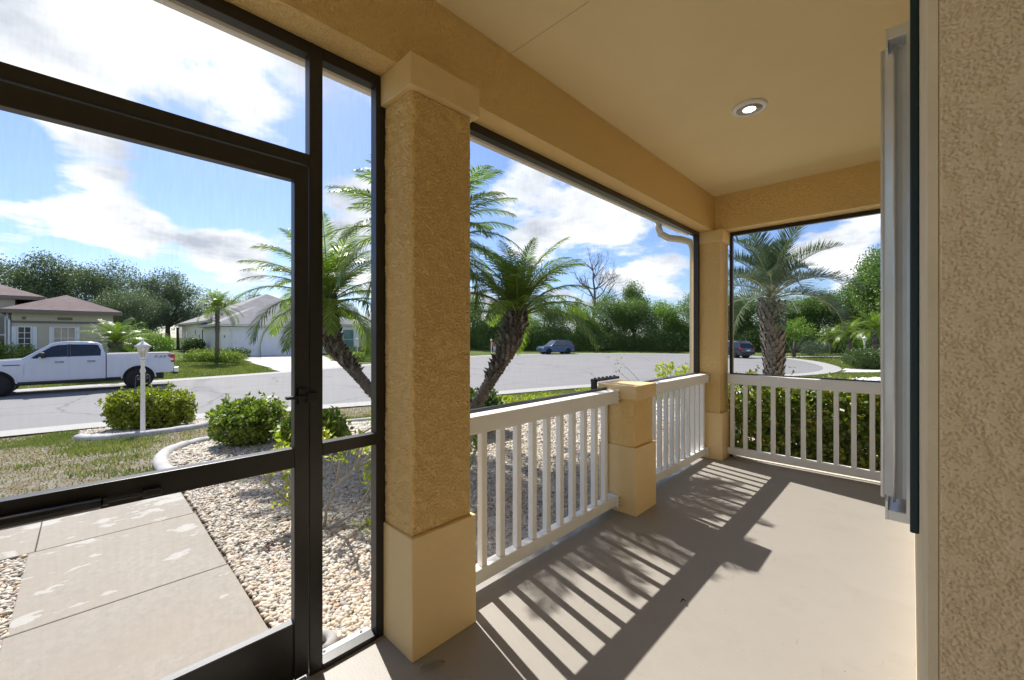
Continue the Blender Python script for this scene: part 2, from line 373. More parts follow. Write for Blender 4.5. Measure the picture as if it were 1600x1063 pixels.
def roofmat(name, a, bcol):
    m, nt, b = newmat(name); p = pos(nt)
    # shingle courses read from height, tabs from the horizontal run
    s = nd(nt, 'ShaderNodeSeparateXYZ', {0: p})
    course = nd(nt, 'ShaderNodeMath', {0: nd(nt, 'ShaderNodeMath', {0: s.outputs[2], 1: 16}, operation='MULTIPLY').outputs[0]}, operation='FLOOR').outputs[0]
    along = nd(nt, 'ShaderNodeMath', {0: nd(nt, 'ShaderNodeMath', {0: s.outputs[0], 1: s.outputs[1]}, operation='ADD').outputs[0], 1: 3.2}, operation='MULTIPLY').outputs[0]
    cv = nd(nt, 'ShaderNodeCombineXYZ', {0: nd(nt, 'ShaderNodeMath', {0: along}, operation='FLOOR').outputs[0], 1: course}).outputs[0]
    w = nd(nt, 'ShaderNodeTexWhiteNoise', {'Vector': cv}, noise_dimensions='3D').outputs['Value']
    c = mix(nt, w, a, bcol); c = mix(nt, noise(nt, p, .6, 6), c, tuple(x*.8 for x in a))
    nt.links.new(c, b.inputs['Base Color']); b.inputs['Roughness'].default_value = .95
    fr = nd(nt, 'ShaderNodeMath', {0: nd(nt, 'ShaderNodeMath', {0: s.outputs[2], 1: 16}, operation='MULTIPLY').outputs[0]}, operation='FRACT').outputs[0]
    bump(nt, b, fr, .6, .03)
roofmat('roof_mauve', (.24, .175, .16), (.34, .265, .25)); roofmat('roof_grey', (.30, .29, .29), (.42, .405, .40))
def screenmat():
    m, nt, b = newmat('insect_screen'); b.inputs['Base Color'].default_value = (.05, .05, .05, 1); b.inputs['Roughness'].default_value = .7
    t = nd(nt, 'ShaderNodeBsdfTransparent'); p = pos(nt)
    s = nd(nt, 'ShaderNodeSeparateXYZ', {0: p})
    h = nd(nt, 'ShaderNodeMath', {0: s.outputs[0], 1: s.outputs[1]}, operation='ADD').outputs[0]
    # the weave: uneven open area of the fibreglass mesh
    f = nd(nt, 'ShaderNodeMapRange', {0: noise(nt, nd(nt, 'ShaderNodeCombineXYZ', {0: nd(nt, 'ShaderNodeMath', {0: h, 1: 90}, operation='MULTIPLY').outputs[0], 1: nd(nt, 'ShaderNodeMath', {0: s.outputs[2], 1: 9}, operation='MULTIPLY').outputs[0]}).outputs[0], 1, 2), 1: .3, 2: .7, 3: .03, 4: .085}).outputs[0]
    x = nd(nt, 'ShaderNodeMixShader', {0: f}); nt.links.new(t.outputs[0], x.inputs[1]); nt.links.new(b.outputs[0], x.inputs[2])
    nt.links.new(x.outputs[0], nt.nodes['Material Output'].inputs[0])
    m2, nt2, b2 = newmat('bulb'); b2.inputs['Base Color'].default_value = (1, .9, .75, 1); b2.inputs['Emission Color'].default_value = (1, .86, .62, 1); b2.inputs['Emission Strength'].default_value = 5
screenmat()

# ------------------------------------------------------------------ terrain
NEAR = [(-14.6, -60), (-14.4, -10), (-13.8, -1), (-13.2, 2), (-12.3, 5), (-11.6, 7), (-10.9, 10), (-9.6, 15), (-7.4, 20), (-5.2, 24.5), (-3.6, 28.5), (-3.1, 31.3)]
FAR = [(-3.3, 34.8), (-4.0, 38), (-5.8, 43.5), (-8.5, 48), (-12, 50.6), (-17, 51.2), (-23, 49), (-29, 44.4), (-33.5, 37), (-34.6, 30), (-33, 22), (-30.3, 16), (-28.2, 11), (-27.0, 7), (-26.3, 3), (-25.5, -2.3), (-25.2, -10), (-25.2, -60)]
def smoothpoly(P, it=2):
    P = [Vector(p) for p in P]
    for _ in range(it):
        Q = [P[0]]
        for a, b in zip(P[:-1], P[1:]): Q += [a*.75+b*.25, a*.25+b*.75]
        P = Q+[P[-1]]
    return P
ROADV = smoothpoly(NEAR+FAR, 3)
ROAD = np.array([v[:] for v in ROADV]); NN = len(NEAR)
def seg_dist(P, poly, closed=True):
    P = np.asarray(P, float); A = poly; B = np.roll(poly, -1, 0)
    if not closed: A = A[:-1]; B = B[:-1]
    best = np.full(len(P), 1e9)
    for a, b in zip(A, B):
        d = b-a; t = np.clip(((P-a)@d)/max(d@d, 1e-9), 0, 1); q = a+t[:, None]*d
        best = np.minimum(best, np.hypot(*(P-q).T))
    return best
def inside(P, poly):
    P = np.asarray(P, float); x, y = P.T; r = np.zeros(len(P), bool); n = len(poly)
    for i in range(n):
        x1, y1 = poly[i]; x2, y2 = poly[(i+1) % n]
        if y1 == y2: continue
        c = ((y1 > y) != (y2 > y)) & (x < (x2-x1)*(y-y1)/(y2-y1)+x1); r ^= c
    return r
def terrain(P):
    P = np.asarray(P, float); d = seg_dist(P, ROAD, False); ins = inside(P, ROAD)
    d = np.where(ins, -d, d)
    x, y = P.T
    house = (x > -15+np.clip(y, 0, 60)*.3)
    top = np.where((x > -16) & (y < 33) & house, .63, .36)
    w = np.where(top > .5, 7.0, 16.0)
    t = np.clip(d/w, 0, 1); s = t*t*(3-2*t)*.55+t*.45
    # the pad round the porch is level
    z = -.79+top*s
    k = np.clip((x+7.0)/1.8, 0, 1)*np.clip((8-y)/2.5, 0, 1); k = k*k*(3-2*k)
    z = z*(1-k)+(-.165)*k
    return np.where(d <= 0, -.80, z)
def tz(x, y): return float(terrain([(x, y)])[0])
def axis_pts(lo, hi, fine_lo, fine_hi, fine, coarse):
    a = list(np.arange(fine_lo, fine_hi, fine)); x = fine_lo; st = fine
    while x > lo: st = min(st*1.25, coarse); x -= st; a.insert(0, x)
    x = a[-1]; st = fine
    while x < hi: st = min(st*1.25, coarse); x += st; a.append(x)
    return np.array(a)
gx = axis_pts(-700, 500, -30, 1, .25, 60); gy = axis_pts(-500, 800, -6, 40, .25, 60)
GX, GY = np.meshgrid(gx, gy, indexing='ij'); GP = np.stack([GX.ravel(), GY.ravel()], 1)
GZ = terrain(GP)
GZ = np.where((GP[:, 0] > -1.75) & (GP[:, 1] < 5.05) & (GP[:, 0] < 12), -.30, GZ)
nx, ny = len(gx), len(gy); I = np.arange(nx*ny).reshape(nx, ny)
F = np.stack([I[:-1, :-1].ravel(), I[1:, :-1].ravel(), I[1:, 1:].ravel(), I[:-1, 1:].ravel()], 1)
g = link('ground', npmesh('ground', np.c_[GP, GZ], F, M['lawn'], True)); tag(g, 'lawn ground sloping from the porch down to the street', kind='structure')

def drape(name, poly, mat, dz=.006, cell=.12, parent=None, **k):
    poly = np.array(poly, float); lo = poly.min(0); hi = poly.max(0)
    xs = np.arange(lo[0]-cell, hi[0]+cell, cell); ys = np.arange(lo[1]-cell, hi[1]+cell, cell)
    X, Y = np.meshgrid(xs, ys, indexing='ij'); P = np.stack([X.ravel(), Y.ravel()], 1); I = np.arange(P.shape[0]).reshape(X.shape)
    F = np.stack([I[:-1, :-1].ravel(), I[1:, :-1].ravel(), I[1:, 1:].ravel(), I[:-1, 1:].ravel()], 1)
    cen = P[F].mean(1); F = F[inside(cen, poly)]
    u, inv = np.unique(F, return_inverse=True); P = P[u]; F = inv.reshape(F.shape)
    o = link(name, npmesh(name, np.c_[P, terrain(P)+dz], F, mat, True), parent); tag(o, **k); return o
def flat_poly(name, pts, z, mat, **k):
    tris = geometry.tessellate_polygon([[Vector((p[0], p[1], 0)) for p in pts]])
    o = link(name, mesh(name, [(p[0], p[1], z) for p in pts], [t for t in tris], mat)); 
    bm = bmesh.new(); bm.from_mesh(o.data)
    for f in bm.faces:
        if f.normal.z < 0: f.normal_flip()
    bm.to_mesh(o.data); bm.free(); tag(o, **k); return o
flat_poly('road', ROAD, -.782, M['asphalt'], label='grey asphalt street widening into a turning circle', kind='structure')
# concrete valley gutter along the road's edge, in cast segments
def offset_line(P, d):
    P = np.asarray(P, float); T = np.gradient(P, axis=0); T /= np.linalg.norm(T, axis=1)[:, None]
    return P+np.stack([-T[:, 1], T[:, 0]], 1)*d
def strip(name, line, d0, d1, z0, z1, mat, **k):
    a = offset_line(line, d0); b = offset_line(line, d1); n = len(a)
    V = np.r_[np.c_[a, np.full(n, z0)], np.c_[b, np.full(n, z1)]]
    i = np.arange(n-1); F = np.stack([i, i+1, i+1+n, i+n], 1)
    o = link(name, npmesh(name, V, F, mat)); 
    bm = bmesh.new(); bm.from_mesh(o.data)
    for f in bm.faces:
        if f.normal.z < 0: f.normal_flip()
    bm.to_mesh(o.data); bm.free(); return tag(o, **k)
# road boundary runs near side then far side; inside the road is to the left or right
mid = ROAD[4]; t_in = inside([offset_line(ROAD, .5)[30]], ROAD)[0]; sg = 1 if t_in else -1
strip('kerb', ROAD, 0, sg*.95, -.755, -.776, M['kerb_concrete'], label='pale concrete gutter following the edge of the street', kind='structure')

# ------------------------------------------------------------------ leaf clouds and plants
def rand_unit(n):
    v = RNG.normal(size=(n, 3)); return v/np.linalg.norm(v, axis=1)[:, None]
def leaves(P, size, flat=.0, aspect=.5, updir=None, droop=None):
    """kite-shaped leaf per point, two triangles folded along the midrib"""
    n = len(P); a = rand_unit(n)
    if updir is not None: a = a+updir; a /= np.linalg.norm(a, axis=1)[:, None]
    b = np.cross(a, rand_unit(n)); b /= np.linalg.norm(b, axis=1)[:, None]; c = np.cross(a, b)
    s = size*RNG.uniform(.65, 1.35, n)[:, None]
    tip = P+a*s; l = P+a*s*.45+b*s*aspect*.5+c*s*.10; r = P+a*s*.45-b*s*aspect*.5+c*s*.10
    V = np.stack([P, l, tip, r], 1).reshape(-1, 3); i = np.arange(n)*4
    F = np.stack([i, i+1, i+2, i+3], 1); return V, F
def leaf_obj(name, P, size, mat, parent=None, off=(0, 0, 0), **k):
    V, F = leaves(P-np.asarray(off), size, **k)
    return link(name, npmesh(name, V, F, mat), parent)
def blob_pts(n, c, r, shell=.35, clump=0, ncl=60, flatbot=None):
    u = rand_unit(ncl if clump else n)
    rad = RNG.uniform(1-shell, 1, len(u))**.7
    if clump:
        cc = u*rad[:, None]; cc *= r; idx = RNG.integers(0, ncl, n)
        P = cc[idx]+np.clip(RNG.normal(size=(n, 3)), -1.7, 1.7)*clump
    else: P = u*rad[:, None]*r
    P = P+c
    if flatbot is not None: P = P[P[:, 2] > flatbot]
    return P
def box_pts(n, c, h, shell=.15, p=4):
    """points near the surface of a rounded box (superellipsoid)"""
    u = rand_unit(n); k = (np.abs(u)**p).sum(1)**(-1/p); s = RNG.uniform(1-shell, 1.03, n)
    ph = RNG.uniform(0, 6, 4); s *= 1+.07*np.sin(u[:, 0]*7+u[:, 1]*6+ph[0])+.06*np.sin(u[:, 2]*9+u[:, 0]*12+ph[1])+.05*np.sin(u[:, 1]*15+u[:, 2]*8+ph[2])-.10*np.clip(np.sin(u[:, 0]*5+ph[3])*np.sin(u[:, 1]*6+u[:, 2]*5+ph[1]), 0, 1)
    return c+u*(k*s)[:, None]*np.asarray(h)
def stems(o, base, tips, r=.012, mat='bark', seed=1, name='stem'):
    mb = MB(); b = Vector(base)
    for t in tips:
        t = Vector(t); m = b.lerp(t, .5)+Vector((random.uniform(-.05, .05), random.uniform(-.05, .05), .05))
        mb.tube([b, m, t], [r, r*.8, r*.4], 5)
    return mb.build(name, M[mat], o, smooth=True)
def shrub(name, loc, h, n, leaf, mat, label, cat='shrub', group=None, p=3, ncl=0, flowers=0, inner=True, rz=0, aspect=.5):
    """loc = ground point, h = half sizes"""
    x, y = loc; z = tz(x, y); o = empty(name, (x, y, z), label, cat, group, rz=rz)
    c = np.array([0, 0, h[2]*1.02+.04])
    P = box_pts(n, c, h, .22, p)
    if inner: P = np.r_[P, box_pts(n//2, c, np.array(h)*.78, .5, 2.2)]
    U = rand_unit(26 if n > 2500 else 14); U[:, 2] = np.abs(U[:, 2])*.9+.1      # stray shoots
    for q in U:
        e_ = c+q*(np.abs(q)**p).sum()**(-1/p)*np.array(h); t_ = RNG.uniform(.0, 1, 9)[:, None]
        P = np.r_[P, e_+(q*[.5, .5, 1]+[0, 0, .4])*t_*min(h)*.34+RNG.normal(0, leaf*.25, (9, 3))]
    V, F = leaves(P, leaf, aspect=aspect, updir=np.array([0, 0, .25]))
    link('foliage', npmesh('foliage', V, F, M[mat]), o)
    mb = MB()
    for i in range(9):
        a = random.uniform(0, 6.28); q = random.uniform(.3, .85)
        mb.tube([(random.uniform(-.06, .06), random.uniform(-.06, .06), -.05), (math.cos(a)*h[0]*q*.4, math.sin(a)*h[1]*q*.4, h[2]*.6), (math.cos(a)*h[0]*q, math.sin(a)*h[1]*q, h[2]*1.4)], [.02, .014, .006], 5)
    mb.build('stem', M['bark'], o, True, world=False)
    if flowers:
        Q = box_pts(flowers, c, np.array(h)*1.04, .05, p); Q = Q[Q[:, 2] > h[2]*.8]
        V, F = leaves(Q, .035, aspect=.9); link('flower', npmesh('flower', V, F, M['flower']), o)['kind'] = 'stuff'
    return o

def tree_mesh(seed, lobes, n, leaf, clump, ncl=40):
    global RNG
    RNG = np.random.default_rng(seed); Ps = []
    tot = sum(r[0]*r[2] for c, r in lobes)
    for c, r in lobes:
        k = int(n*r[0]*r[2]/tot); Ps.append(blob_pts(k, np.array(c), np.array(r), .5, clump, ncl))
    P = np.concatenate(Ps); 
    return leaves(P, leaf, aspect=.62, updir=np.array([0, 0, .15]))
def limbs(H, lobes, r0, lean=(0, 0)):
    mb = MB(); fork = Vector((lean[0]*.4, lean[1]*.4, H*.28))
    mb.tube([(0, 0, -.3), (lean[0]*.2, lean[1]*.2, H*.15), fork], [r0*1.25, r0, r0*.85], 9)
    lm = MB()
    for c, r in lobes:
        c = Vector(c); m = fork.lerp(c, .5)+Vector((random.uniform(-.3, .3), random.uniform(-.3, .3), 0))
        lm.tube([fork, m, c], [r0*.6, r0*.4, r0*.15], 7)
        for _ in range(3):
            e = c+Vector((random.uniform(-1, 1)*r[0], random.uniform(-1, 1)*r[1], random.uniform(-.3, .9)*r[2]))*.8
            lm.tube([m.lerp(c, random.random()), e], [r0*.18, r0*.05], 5)
    return mb, lm
def random_lobes(W_, H, n, seed, low=.35):
    rnd = random.Random(seed); out = []
    for i in range(n):
        a = 6.28*i/n+rnd.uniform(-.4, .4); q = W_*rnd.uniform(.25, .62); z = H*rnd.uniform(low+.12, .82)
        r = W_*rnd.uniform(.30, .46); out.append(((math.cos(a)*q, math.sin(a)*q, z), (r, r, r*.78)))
    out.append(((0, 0, H*.80), (W_*.5, W_*.5, H*.18)))
    return out
TREE = {}
def tree_kind(key, W_, H, nl, n, leaf, mat, seed, clump=.35, low=.3, r0=.25, ncl=40):
    lb = random_lobes(W_, H, nl, seed, low)
    V, F = tree_mesh(seed, lb, n, leaf, clump, ncl); t, l = limbs(H, lb, r0)
    tm = bpy.data.meshes.new('trunk'); tm.from_pydata(t.V, [], t.F); tm.materials.append(M['bark']); tm.shade_smooth()
    lm = bpy.data.meshes.new('limb'); lm.from_pydata(l.V, [], l.F); lm.materials.append(M['bark']); lm.shade_smooth()
    TREE[key] = (npmesh('crown', V, F, M[mat]), tm, lm)
def put_tree(key, name, x, y, s, rz, label, group, cat='tree', sz=1, z=None):
    o = empty(name, (x, y, (tz(x, y) if z is None else z)), label, cat, group, rz=rz); o.scale = (s, s, s*sz)
    c, t, l = TREE[key]; link('crown', c, o); link('trunk', t, o); link('limb', l, o); return o

# ------------------------------------------------------------------ porch: floor, walls, ceiling, beams
def st(name, mb, mat, label, smooth=False): return tag(mb.build(name, M[mat], None, smooth), label, kind='structure')
st('porch_floor', MB().box(-1.80, 2.2, -2.9, 5.10, -.40, 0), 'floor_paint', 'tan painted concrete porch floor')
flat_poly('walk_bed', [(-5.4, -7), (-1.8, -7), (-1.8, .66), (-5.4, .66)], -.205, M['soil'], kind='structure', label='soil under the walkway')
house = empty('house', (.5, 2, 0), 'tan stucco house whose porch surrounds the camera', 'house')
H_ = house
MB().box(.02, 2.2, .62, 5.10, -.3, 2.895).build('wall', M['stucco_near'], H_)
# corner bead: smooth edge strip up the wall corner
MB().box(.012, .0195, .6175, 5.0, .0, 2.894).build('wall_skim', M['corner_trim'], H_)['label'] = 'smooth pale face of the wall beside the shutters'
MB().box(1.9, 2.1, -5.8, .62, -.3, 2.895).build('wall', M['stucco_near'], H_)  # unseen wall behind the camera, put in for its bounced light
MB().box(-1.78, 2.1, -3.0, -2.8, 2.52, 2.895).build('beam', M['stucco'], H_)  # unseen; the side below is left open so more light enters
MB().box(2.1, 14, -6, 14.0, -.5, 2.6).build('wall', M['stucco'], H_)
# ceiling boards meeting in a fine joint
MB().box(-1.58, 2.1, -3.0, 1.6185, 2.90, 2.93).build('ceiling_panel', M['ceiling_paint'], H_)
MB().box(-1.58, 2.1, 1.6215, 4.86, 2.90, 2.93).build('ceiling_panel', M['ceiling_paint'], H_)
MB().box(-1.58, 2.1, -3.0, 4.86, 2.935, 2.95).build('ceiling_backing', M['dark_trim'], H_)
MB().box(-1.78, -1.58, -3.0, 5.10, 2.52, 3.0).build('beam', M['stucco'], H_)
MB().box(-1.58, .02, 4.86, 5.10, 2.52, 3.0).build('beam', M['stucco'], H_)
# unseen roof over the porch, put on to block light
MB().add([(-2.15, -6, 2.83), (-2.15, 5.5, 2.83), (3.5, 11, 5.0), (3.5, -6, 5.0), (15, 5.5, 2.83)], [(0, 1, 2, 3), (1, 4, 2)]).build('roof', M['roof_mauve'], H_)
MB().box(-2.10, -1.785, -3.0, 5.45, 2.745, 2.76).build('soffit', M['gutter_paint'], H_)
MB().box(-1.78, .6, 5.105, 5.45, 2.745, 2.76).build('soffit', M['gutter_paint'], H_)
gt = MB().prism([(-2.10, 2.70), (-2.19, 2.70), (-2.22, 2.76), (-2.22, 2.82), (-2.205, 2.82), (-2.205, 2.765), (-2.18, 2.715), (-2.115, 2.715), (-2.115, 2.82), (-2.10, 2.82)], -6, 5.4)
gt.build('gutter', M['gutter_paint'], H_)
MB().box(-2.10, -2.085, -6, 5.45, 2.66, 2.84).build('fascia_board', M['fascia'], H_)
# downspout: elbow under the gutter, then down the outside of the corner post
ds = MB(); P = [(-2.15, 4.70, 2.72), (-2.15, 4.70, 2.63), (-2.13, 4.72, 2.56), (-2.06, 4.78, 2.51), (-1.96, 4.88, 2.495), (-1.89, 4.96, 2.47), (-1.86, 5.0, 2.38), (-1.86, 5.01, -.05)]
ds.tube(P, .040, 10); ds.build('downspout', M['gutter_paint'], H_, True)

def column(name, Y0, Y1, top, label, xo=-1.80):
    o = empty(name, (-1.64, (Y0+Y1)/2, 0), label, 'column')
    MB().box(xo, -1.48, Y0-.012, Y1+.012, 0, .51, .004).build('column_base', M['stucco_smooth'], o)
    MB().box(xo+.01, -1.507, Y0+.004, Y1-.004, .505, top).build('shaft', M['stucco'], o)
    return o
c = column('porch_column', .948, 1.272, 2.42, 'full height stucco column between the screen door side light and the first railing')
MB().box(-1.79, -1.470, .922, 1.298, 2.385, 2.519, .004).build('capital', M['stucco_smooth'], c)
c = column('porch_pillar', 2.873, 3.183, .88, 'short waist high stucco pillar between the two runs of railing')
MB().box(-1.81, -1.478, 2.858, 3.198, .868, .978, .008).build('capital', M['stucco_smooth'], c)
c = column('porch_column', 4.815, 5.10, 2.42, 'full height stucco column at the far corner of the porch with the downspout beside it')
MB().box(-1.79, -1.472, 4.795, 5.098, 2.385, 2.519, .004).build('capital', M['stucco_smooth'], c)

def relief(name, root, o, u, v, n, w, h, cell, depth, feat, mat, seed, seal=.004, bias=.55):
    """trowelled stucco coat as real relief: grid of w x h displaced along n"""
    a, b = int(w/cell)+1, int(h/cell)+1; r_ = np.random.default_rng(seed)
    fx = np.fft.fftfreq(a, w/a)[:, None]; fy = np.fft.fftfreq(b, h/b)[None]; fr_ = np.hypot(fx, fy)+1e-9
    def band(f0, sg): 
        g_ = np.real(np.fft.ifft2(np.fft.fft2(r_.normal(size=(a, b)))*np.exp(-(np.log(fr_/f0))**2/(2*sg**2)))); return g_/g_.std()
    big = band(1/(feat*5), .5); m_ = .8*band(1/feat, .75)+.45*band(2.4/feat, .6)+.5*big
    H = 1/(1+np.exp(-(m_+bias)*3.0)); H = H*(.86+.07*big)+.09*band(4/feat, .6)
    H = np.clip(H, 0, 1.25); iu = np.arange(a)/(a-1)*w; iv = np.arange(b)/(b-1)*h
    e = np.minimum(np.minimum(iu, w-iu)[:, None], np.minimum(iv, h-iv)[None]); H = H*np.clip(e/seal, 0, 1)
    o, u, v, n = map(np.array, (o, u, v, n)); off = np.array(root.location)
    P = o[None, None]+iu[:, None, None]*u+iv[None, :, None]*v+(H*depth)[..., None]*n-off
    I_ = np.arange(a*b).reshape(a, b); F = np.stack([I_[:-1, :-1].ravel(), I_[1:, :-1].ravel(), I_[1:, 1:].ravel(), I_[:-1, 1:].ravel()], 1)
    return link(name, npmesh(name, P.reshape(-1, 3), F, M[mat], True), root)
cols = [x for x in bpy.data.objects if x.name.startswith('porch_column') or x.name.startswith('porch_pillar')]
cA = [x for x in cols if abs(x.location.y-1.11) < .05][0]; cP = [x for x in cols if x.name.startswith('porch_pillar')][0]; cF = [x for x in cols if x.location.y > 4][0]
relief('stucco_coat', cA, (-1.5065, .952, .51), (0, 1, 0), (0, 0, 1), (1, 0, 0), .316, 1.876, .0032, .0095, .021, 'stucco_relief', 1, .006, .35)
relief('stucco_coat', cA, (-1.789, .9515, .51), (1, 0, 0), (0, 0, 1), (0, -1, 0), .282, 1.876, .0032, .0095, .021, 'stucco_relief', 2, .006, .35)
relief('stucco_coat', cP, (-1.5065, 2.877, .51), (0, 1, 0), (0, 0, 1), (1, 0, 0), .302, .358, .004, .0065, .022, 'stucco_relief', 3)
relief('stucco_coat', cP, (-1.789, 2.8765, .51), (1, 0, 0), (0, 0, 1), (0, -1, 0), .282, .358, .004, .0065, .022, 'stucco_relief', 4)
relief('stucco_coat', house, (.0197, .6195, .88), (1, 0, 0), (0, 0, 1), (0, -1, 0), .12, .96, .0009, .0026, .0080, 'stucco_near_relief', 5, .002, .9)

# ------------------------------------------------------------------ railings
BAL = mesh('baluster', MB().box(-.019, .019, -.019, .019, 0, .738, .003).V, MB().box(-.019, .019, -.019, .019, 0, .738, .003).F, M['white_paint'])
def bracket(o, x, y, z, along, h):
    mb = MB(); sgn = along
    mb.box(x-.052, x+.052, min(y, y+sgn*.030), max(y, y+sgn*.030), z-h/2, z+h/2, .004)
    b = mb.build('bracket', M['white_vinyl'], o)
    for dz in (-h*.3, 0, h*.3): MB().lathe([(.0045, x+.052), (.0045, x+.055), (0, x+.055)], (0, y+sgn*.015, z+dz), 6, 'x').build('screw', M['screw'], b)
def railing(x, y0, y1, ys, label):
    o = empty('railing', (x, (y0+y1)/2, 0), label, 'railing', 'white railings round the porch')
    MB().box(x-.045, x+.045, y0+.002, y1-.002, .85, .935, .006).build('top_rail', M['white_paint'], o)
    MB().box(x-.030, x+.030, y0+.002, y1-.002, .838, .8495).build('rail_channel', M['white_paint'], o)
    MB().box(x-.030, x+.030, y0+.002, y1-.002, .045, .120, .005).build('bottom_rail', M['white_paint'], o)
    for y in ys: b = link('baluster', BAL, o, (0, y-(y0+y1)/2, .1195-.018+.0185))
    for y, s in ((y0+.001, 1), (y1-.001, -1)): bracket(o, x, y, .888, s, .105); bracket(o, x, y, .083, s, .09)
    return o
X0 = -1.665
railing(X0, 1.282, 2.860, [1.352+.1365*i for i in range(11)], 'white slatted porch railing between the tall near column and the short pillar')
railing(X0, 3.197, 4.802, [3.265+.1345*i for i in range(12)], 'white slatted porch railing between the short pillar and the far corner column')
o = empty('railing', (-.73, 5.0, 0), 'white slatted porch railing across the far end in front of the hedge', 'railing', 'white railings round the porch')
MB().box(-1.478, .010, 4.972, 5.045, .825, .93, .006).build('top_rail', M['white_paint'], o)
MB().box(-1.478, .010, 4.972, 5.035, .045, .120, .005).build('bottom_rail', M['white_paint'], o)
for i in range(11): link('baluster', BAL, o, (-1.435+.1305*i+.73, .004, .1195))
MB().box(-1.80, .02, 5.06, 5.11, -.02, .012, .004).build('threshold_strip', M['sill'], o)

# ------------------------------------------------------------------ screens (dark bronze aluminium)
def bars(root, rows, name='frame_bar'):
    for r in rows: MB().box(*r, .0025).build(name, M['bronze'], root)
def net(root, a, b, z0, z1):
    (x0, y0), (x1, y1) = a, b
    MB().quad((x0, y0, z0), (x1, y1, z0), (x1, y1, z1), (x0, y0, z1)).build('mesh_panel', M['insect_screen'], root, fix=False)
XS0, XS1 = -1.765, -1.715
o = empty('screen_wall', (-1.74, 0, 0), 'dark bronze screen frame with side light around the screen door', 'screen')
bars(o, [(XS0, XS1, .617, .668, 0, 2.519), (XS0, XS1, .900, .946, .0, 2.519), (XS0, XS1, .668, .900, .868, .918),
         (XS0, XS1, .668, .900, 2.470, 2.519), (XS0, XS1, -1.2, .617, 2.470, 2.519), (XS0, XS1, -1.2, .617, 2.028, 2.072),
         (XS0, XS1+.004, .668, .900, .0, .022)])
MB().box(-1.80, XS0-.001, .668, .900, .004, .020, .002).build('sill_track', M['track_grey'], o)
for y in (.70, .862): MB().lathe([(.006, 0), (.006, .003), (0, .003)], (-1.783, y, .020), 8).build('screw', M['screw'], o)
for z in (.38, 1.3, 2.1): MB().lathe([(.004, 0), (.004, .002), (0, .002)], (-1.74, z, 0), 6).build('screw', M['screw'], o).hide_render = False
net(o, (-1.755, .668), (-1.755, .90), .02, 2.47); net(o, (-1.755, -1.2), (-1.755, .617), 2.07, 2.47)
d = empty('screen_door', (-1.735, .2, 0), 'dark bronze screen door with a kick panel, middle rail and closer', 'door')
bars(d, [(-1.752, -1.712, .560, .612, .02, 2.020), (-1.752, -1.712, -.46, -.405, .02, 2.020), (-1.752, -1.712, -.405, .560, 1.955, 2.020),
         (-1.752, -1.712, -.405, .560, .842, .918)], 'door_rail')
MB().box(-1.744, -1.720, -.405, .560, .02, .236).build('kick_panel', M['bronze'], d)
MB().box(-1.748, -1.716, -.405, .560, .2365, .2410).build('kick_panel_cap', M['worn_bronze'], d)
net(d, (-1.738, -.405), (-1.738, .56), .244, .842); net(d, (-1.738, -.405), (-1.738, .56), .918, 1.955)
lt = MB(); lt.box(-1.712, -1.694, .572, .600, 1.085, 1.150, .003); lt.box(-1.694, -1.672, .520, .592, 1.112, 1.124, .003); lt.box(-1.71, -1.686, .596, .640, 1.095, 1.13, .003)
lt.build('latch', M['black_plastic'], d)
cl = MB(); cl.tube([(-1.690, -.40, .868), (-1.690, .030, .868)], .0165, 14); cl.tube([(-1.690, .030, .868), (-1.690, .045, .868)], .011, 12); k = cl.build('closer', M['black_plastic'], d, True)
cl = MB(); cl.tube([(-1.690, .045, .868), (-1.690, .13, .868)], .005, 8); cl.box(-1.712, -1.680, .120, .165, .858, .878, .003); cl.build('closer_rod', M['bronze'], k)
# opening over the railings
o = empty('porch_screen', (-1.74, 3, .93), 'screened opening between the tall near column and the far corner column', 'screen')
bars(o, [(XS0, XS1, 1.282, 4.805, 2.472, 2.519), (XS0, XS1, 4.757, 4.805, -.02, 2.472), (-1.752, -1.722, 1.274, 2.856, .925, .948),
         (-1.752, -1.722, 3.20, 4.757, .925, .946)])
net(o, (-1.745, 1.28), (-1.745, 4.757), .0, 2.472)
br = MB(); br.box(-1.862, -1.822, 2.835, 2.870, .86, 1.005, .003); br.box(-1.862, -1.822, 2.83, 3.22, .985, 1.008, .003)
for i in range(6): br.box(-1.85, -1.835, 2.86+.06*i, 2.872+.06*i, 1.008, 1.017)
br.build('pillar_bracket', M['black_plastic'], o)
MB().box(-1.752, -1.722, 2.838, 2.856, .0, .925).build('frame_bar', M['bronze'], o)
o = empty('porch_screen', (-.7, 5.07, .93), 'screened opening above the railing at the far end of the porch', 'screen')
bars(o, [(-1.47, .015, 5.048, 5.09, 2.478, 2.519), (-1.478, -1.445, 5.048, 5.09, .0, 2.478), (-1.445, .015, 5.048, 5.075, .925, .942)])
net(o, (-1.445, 5.07), (.015, 5.07), 0, 2.478)

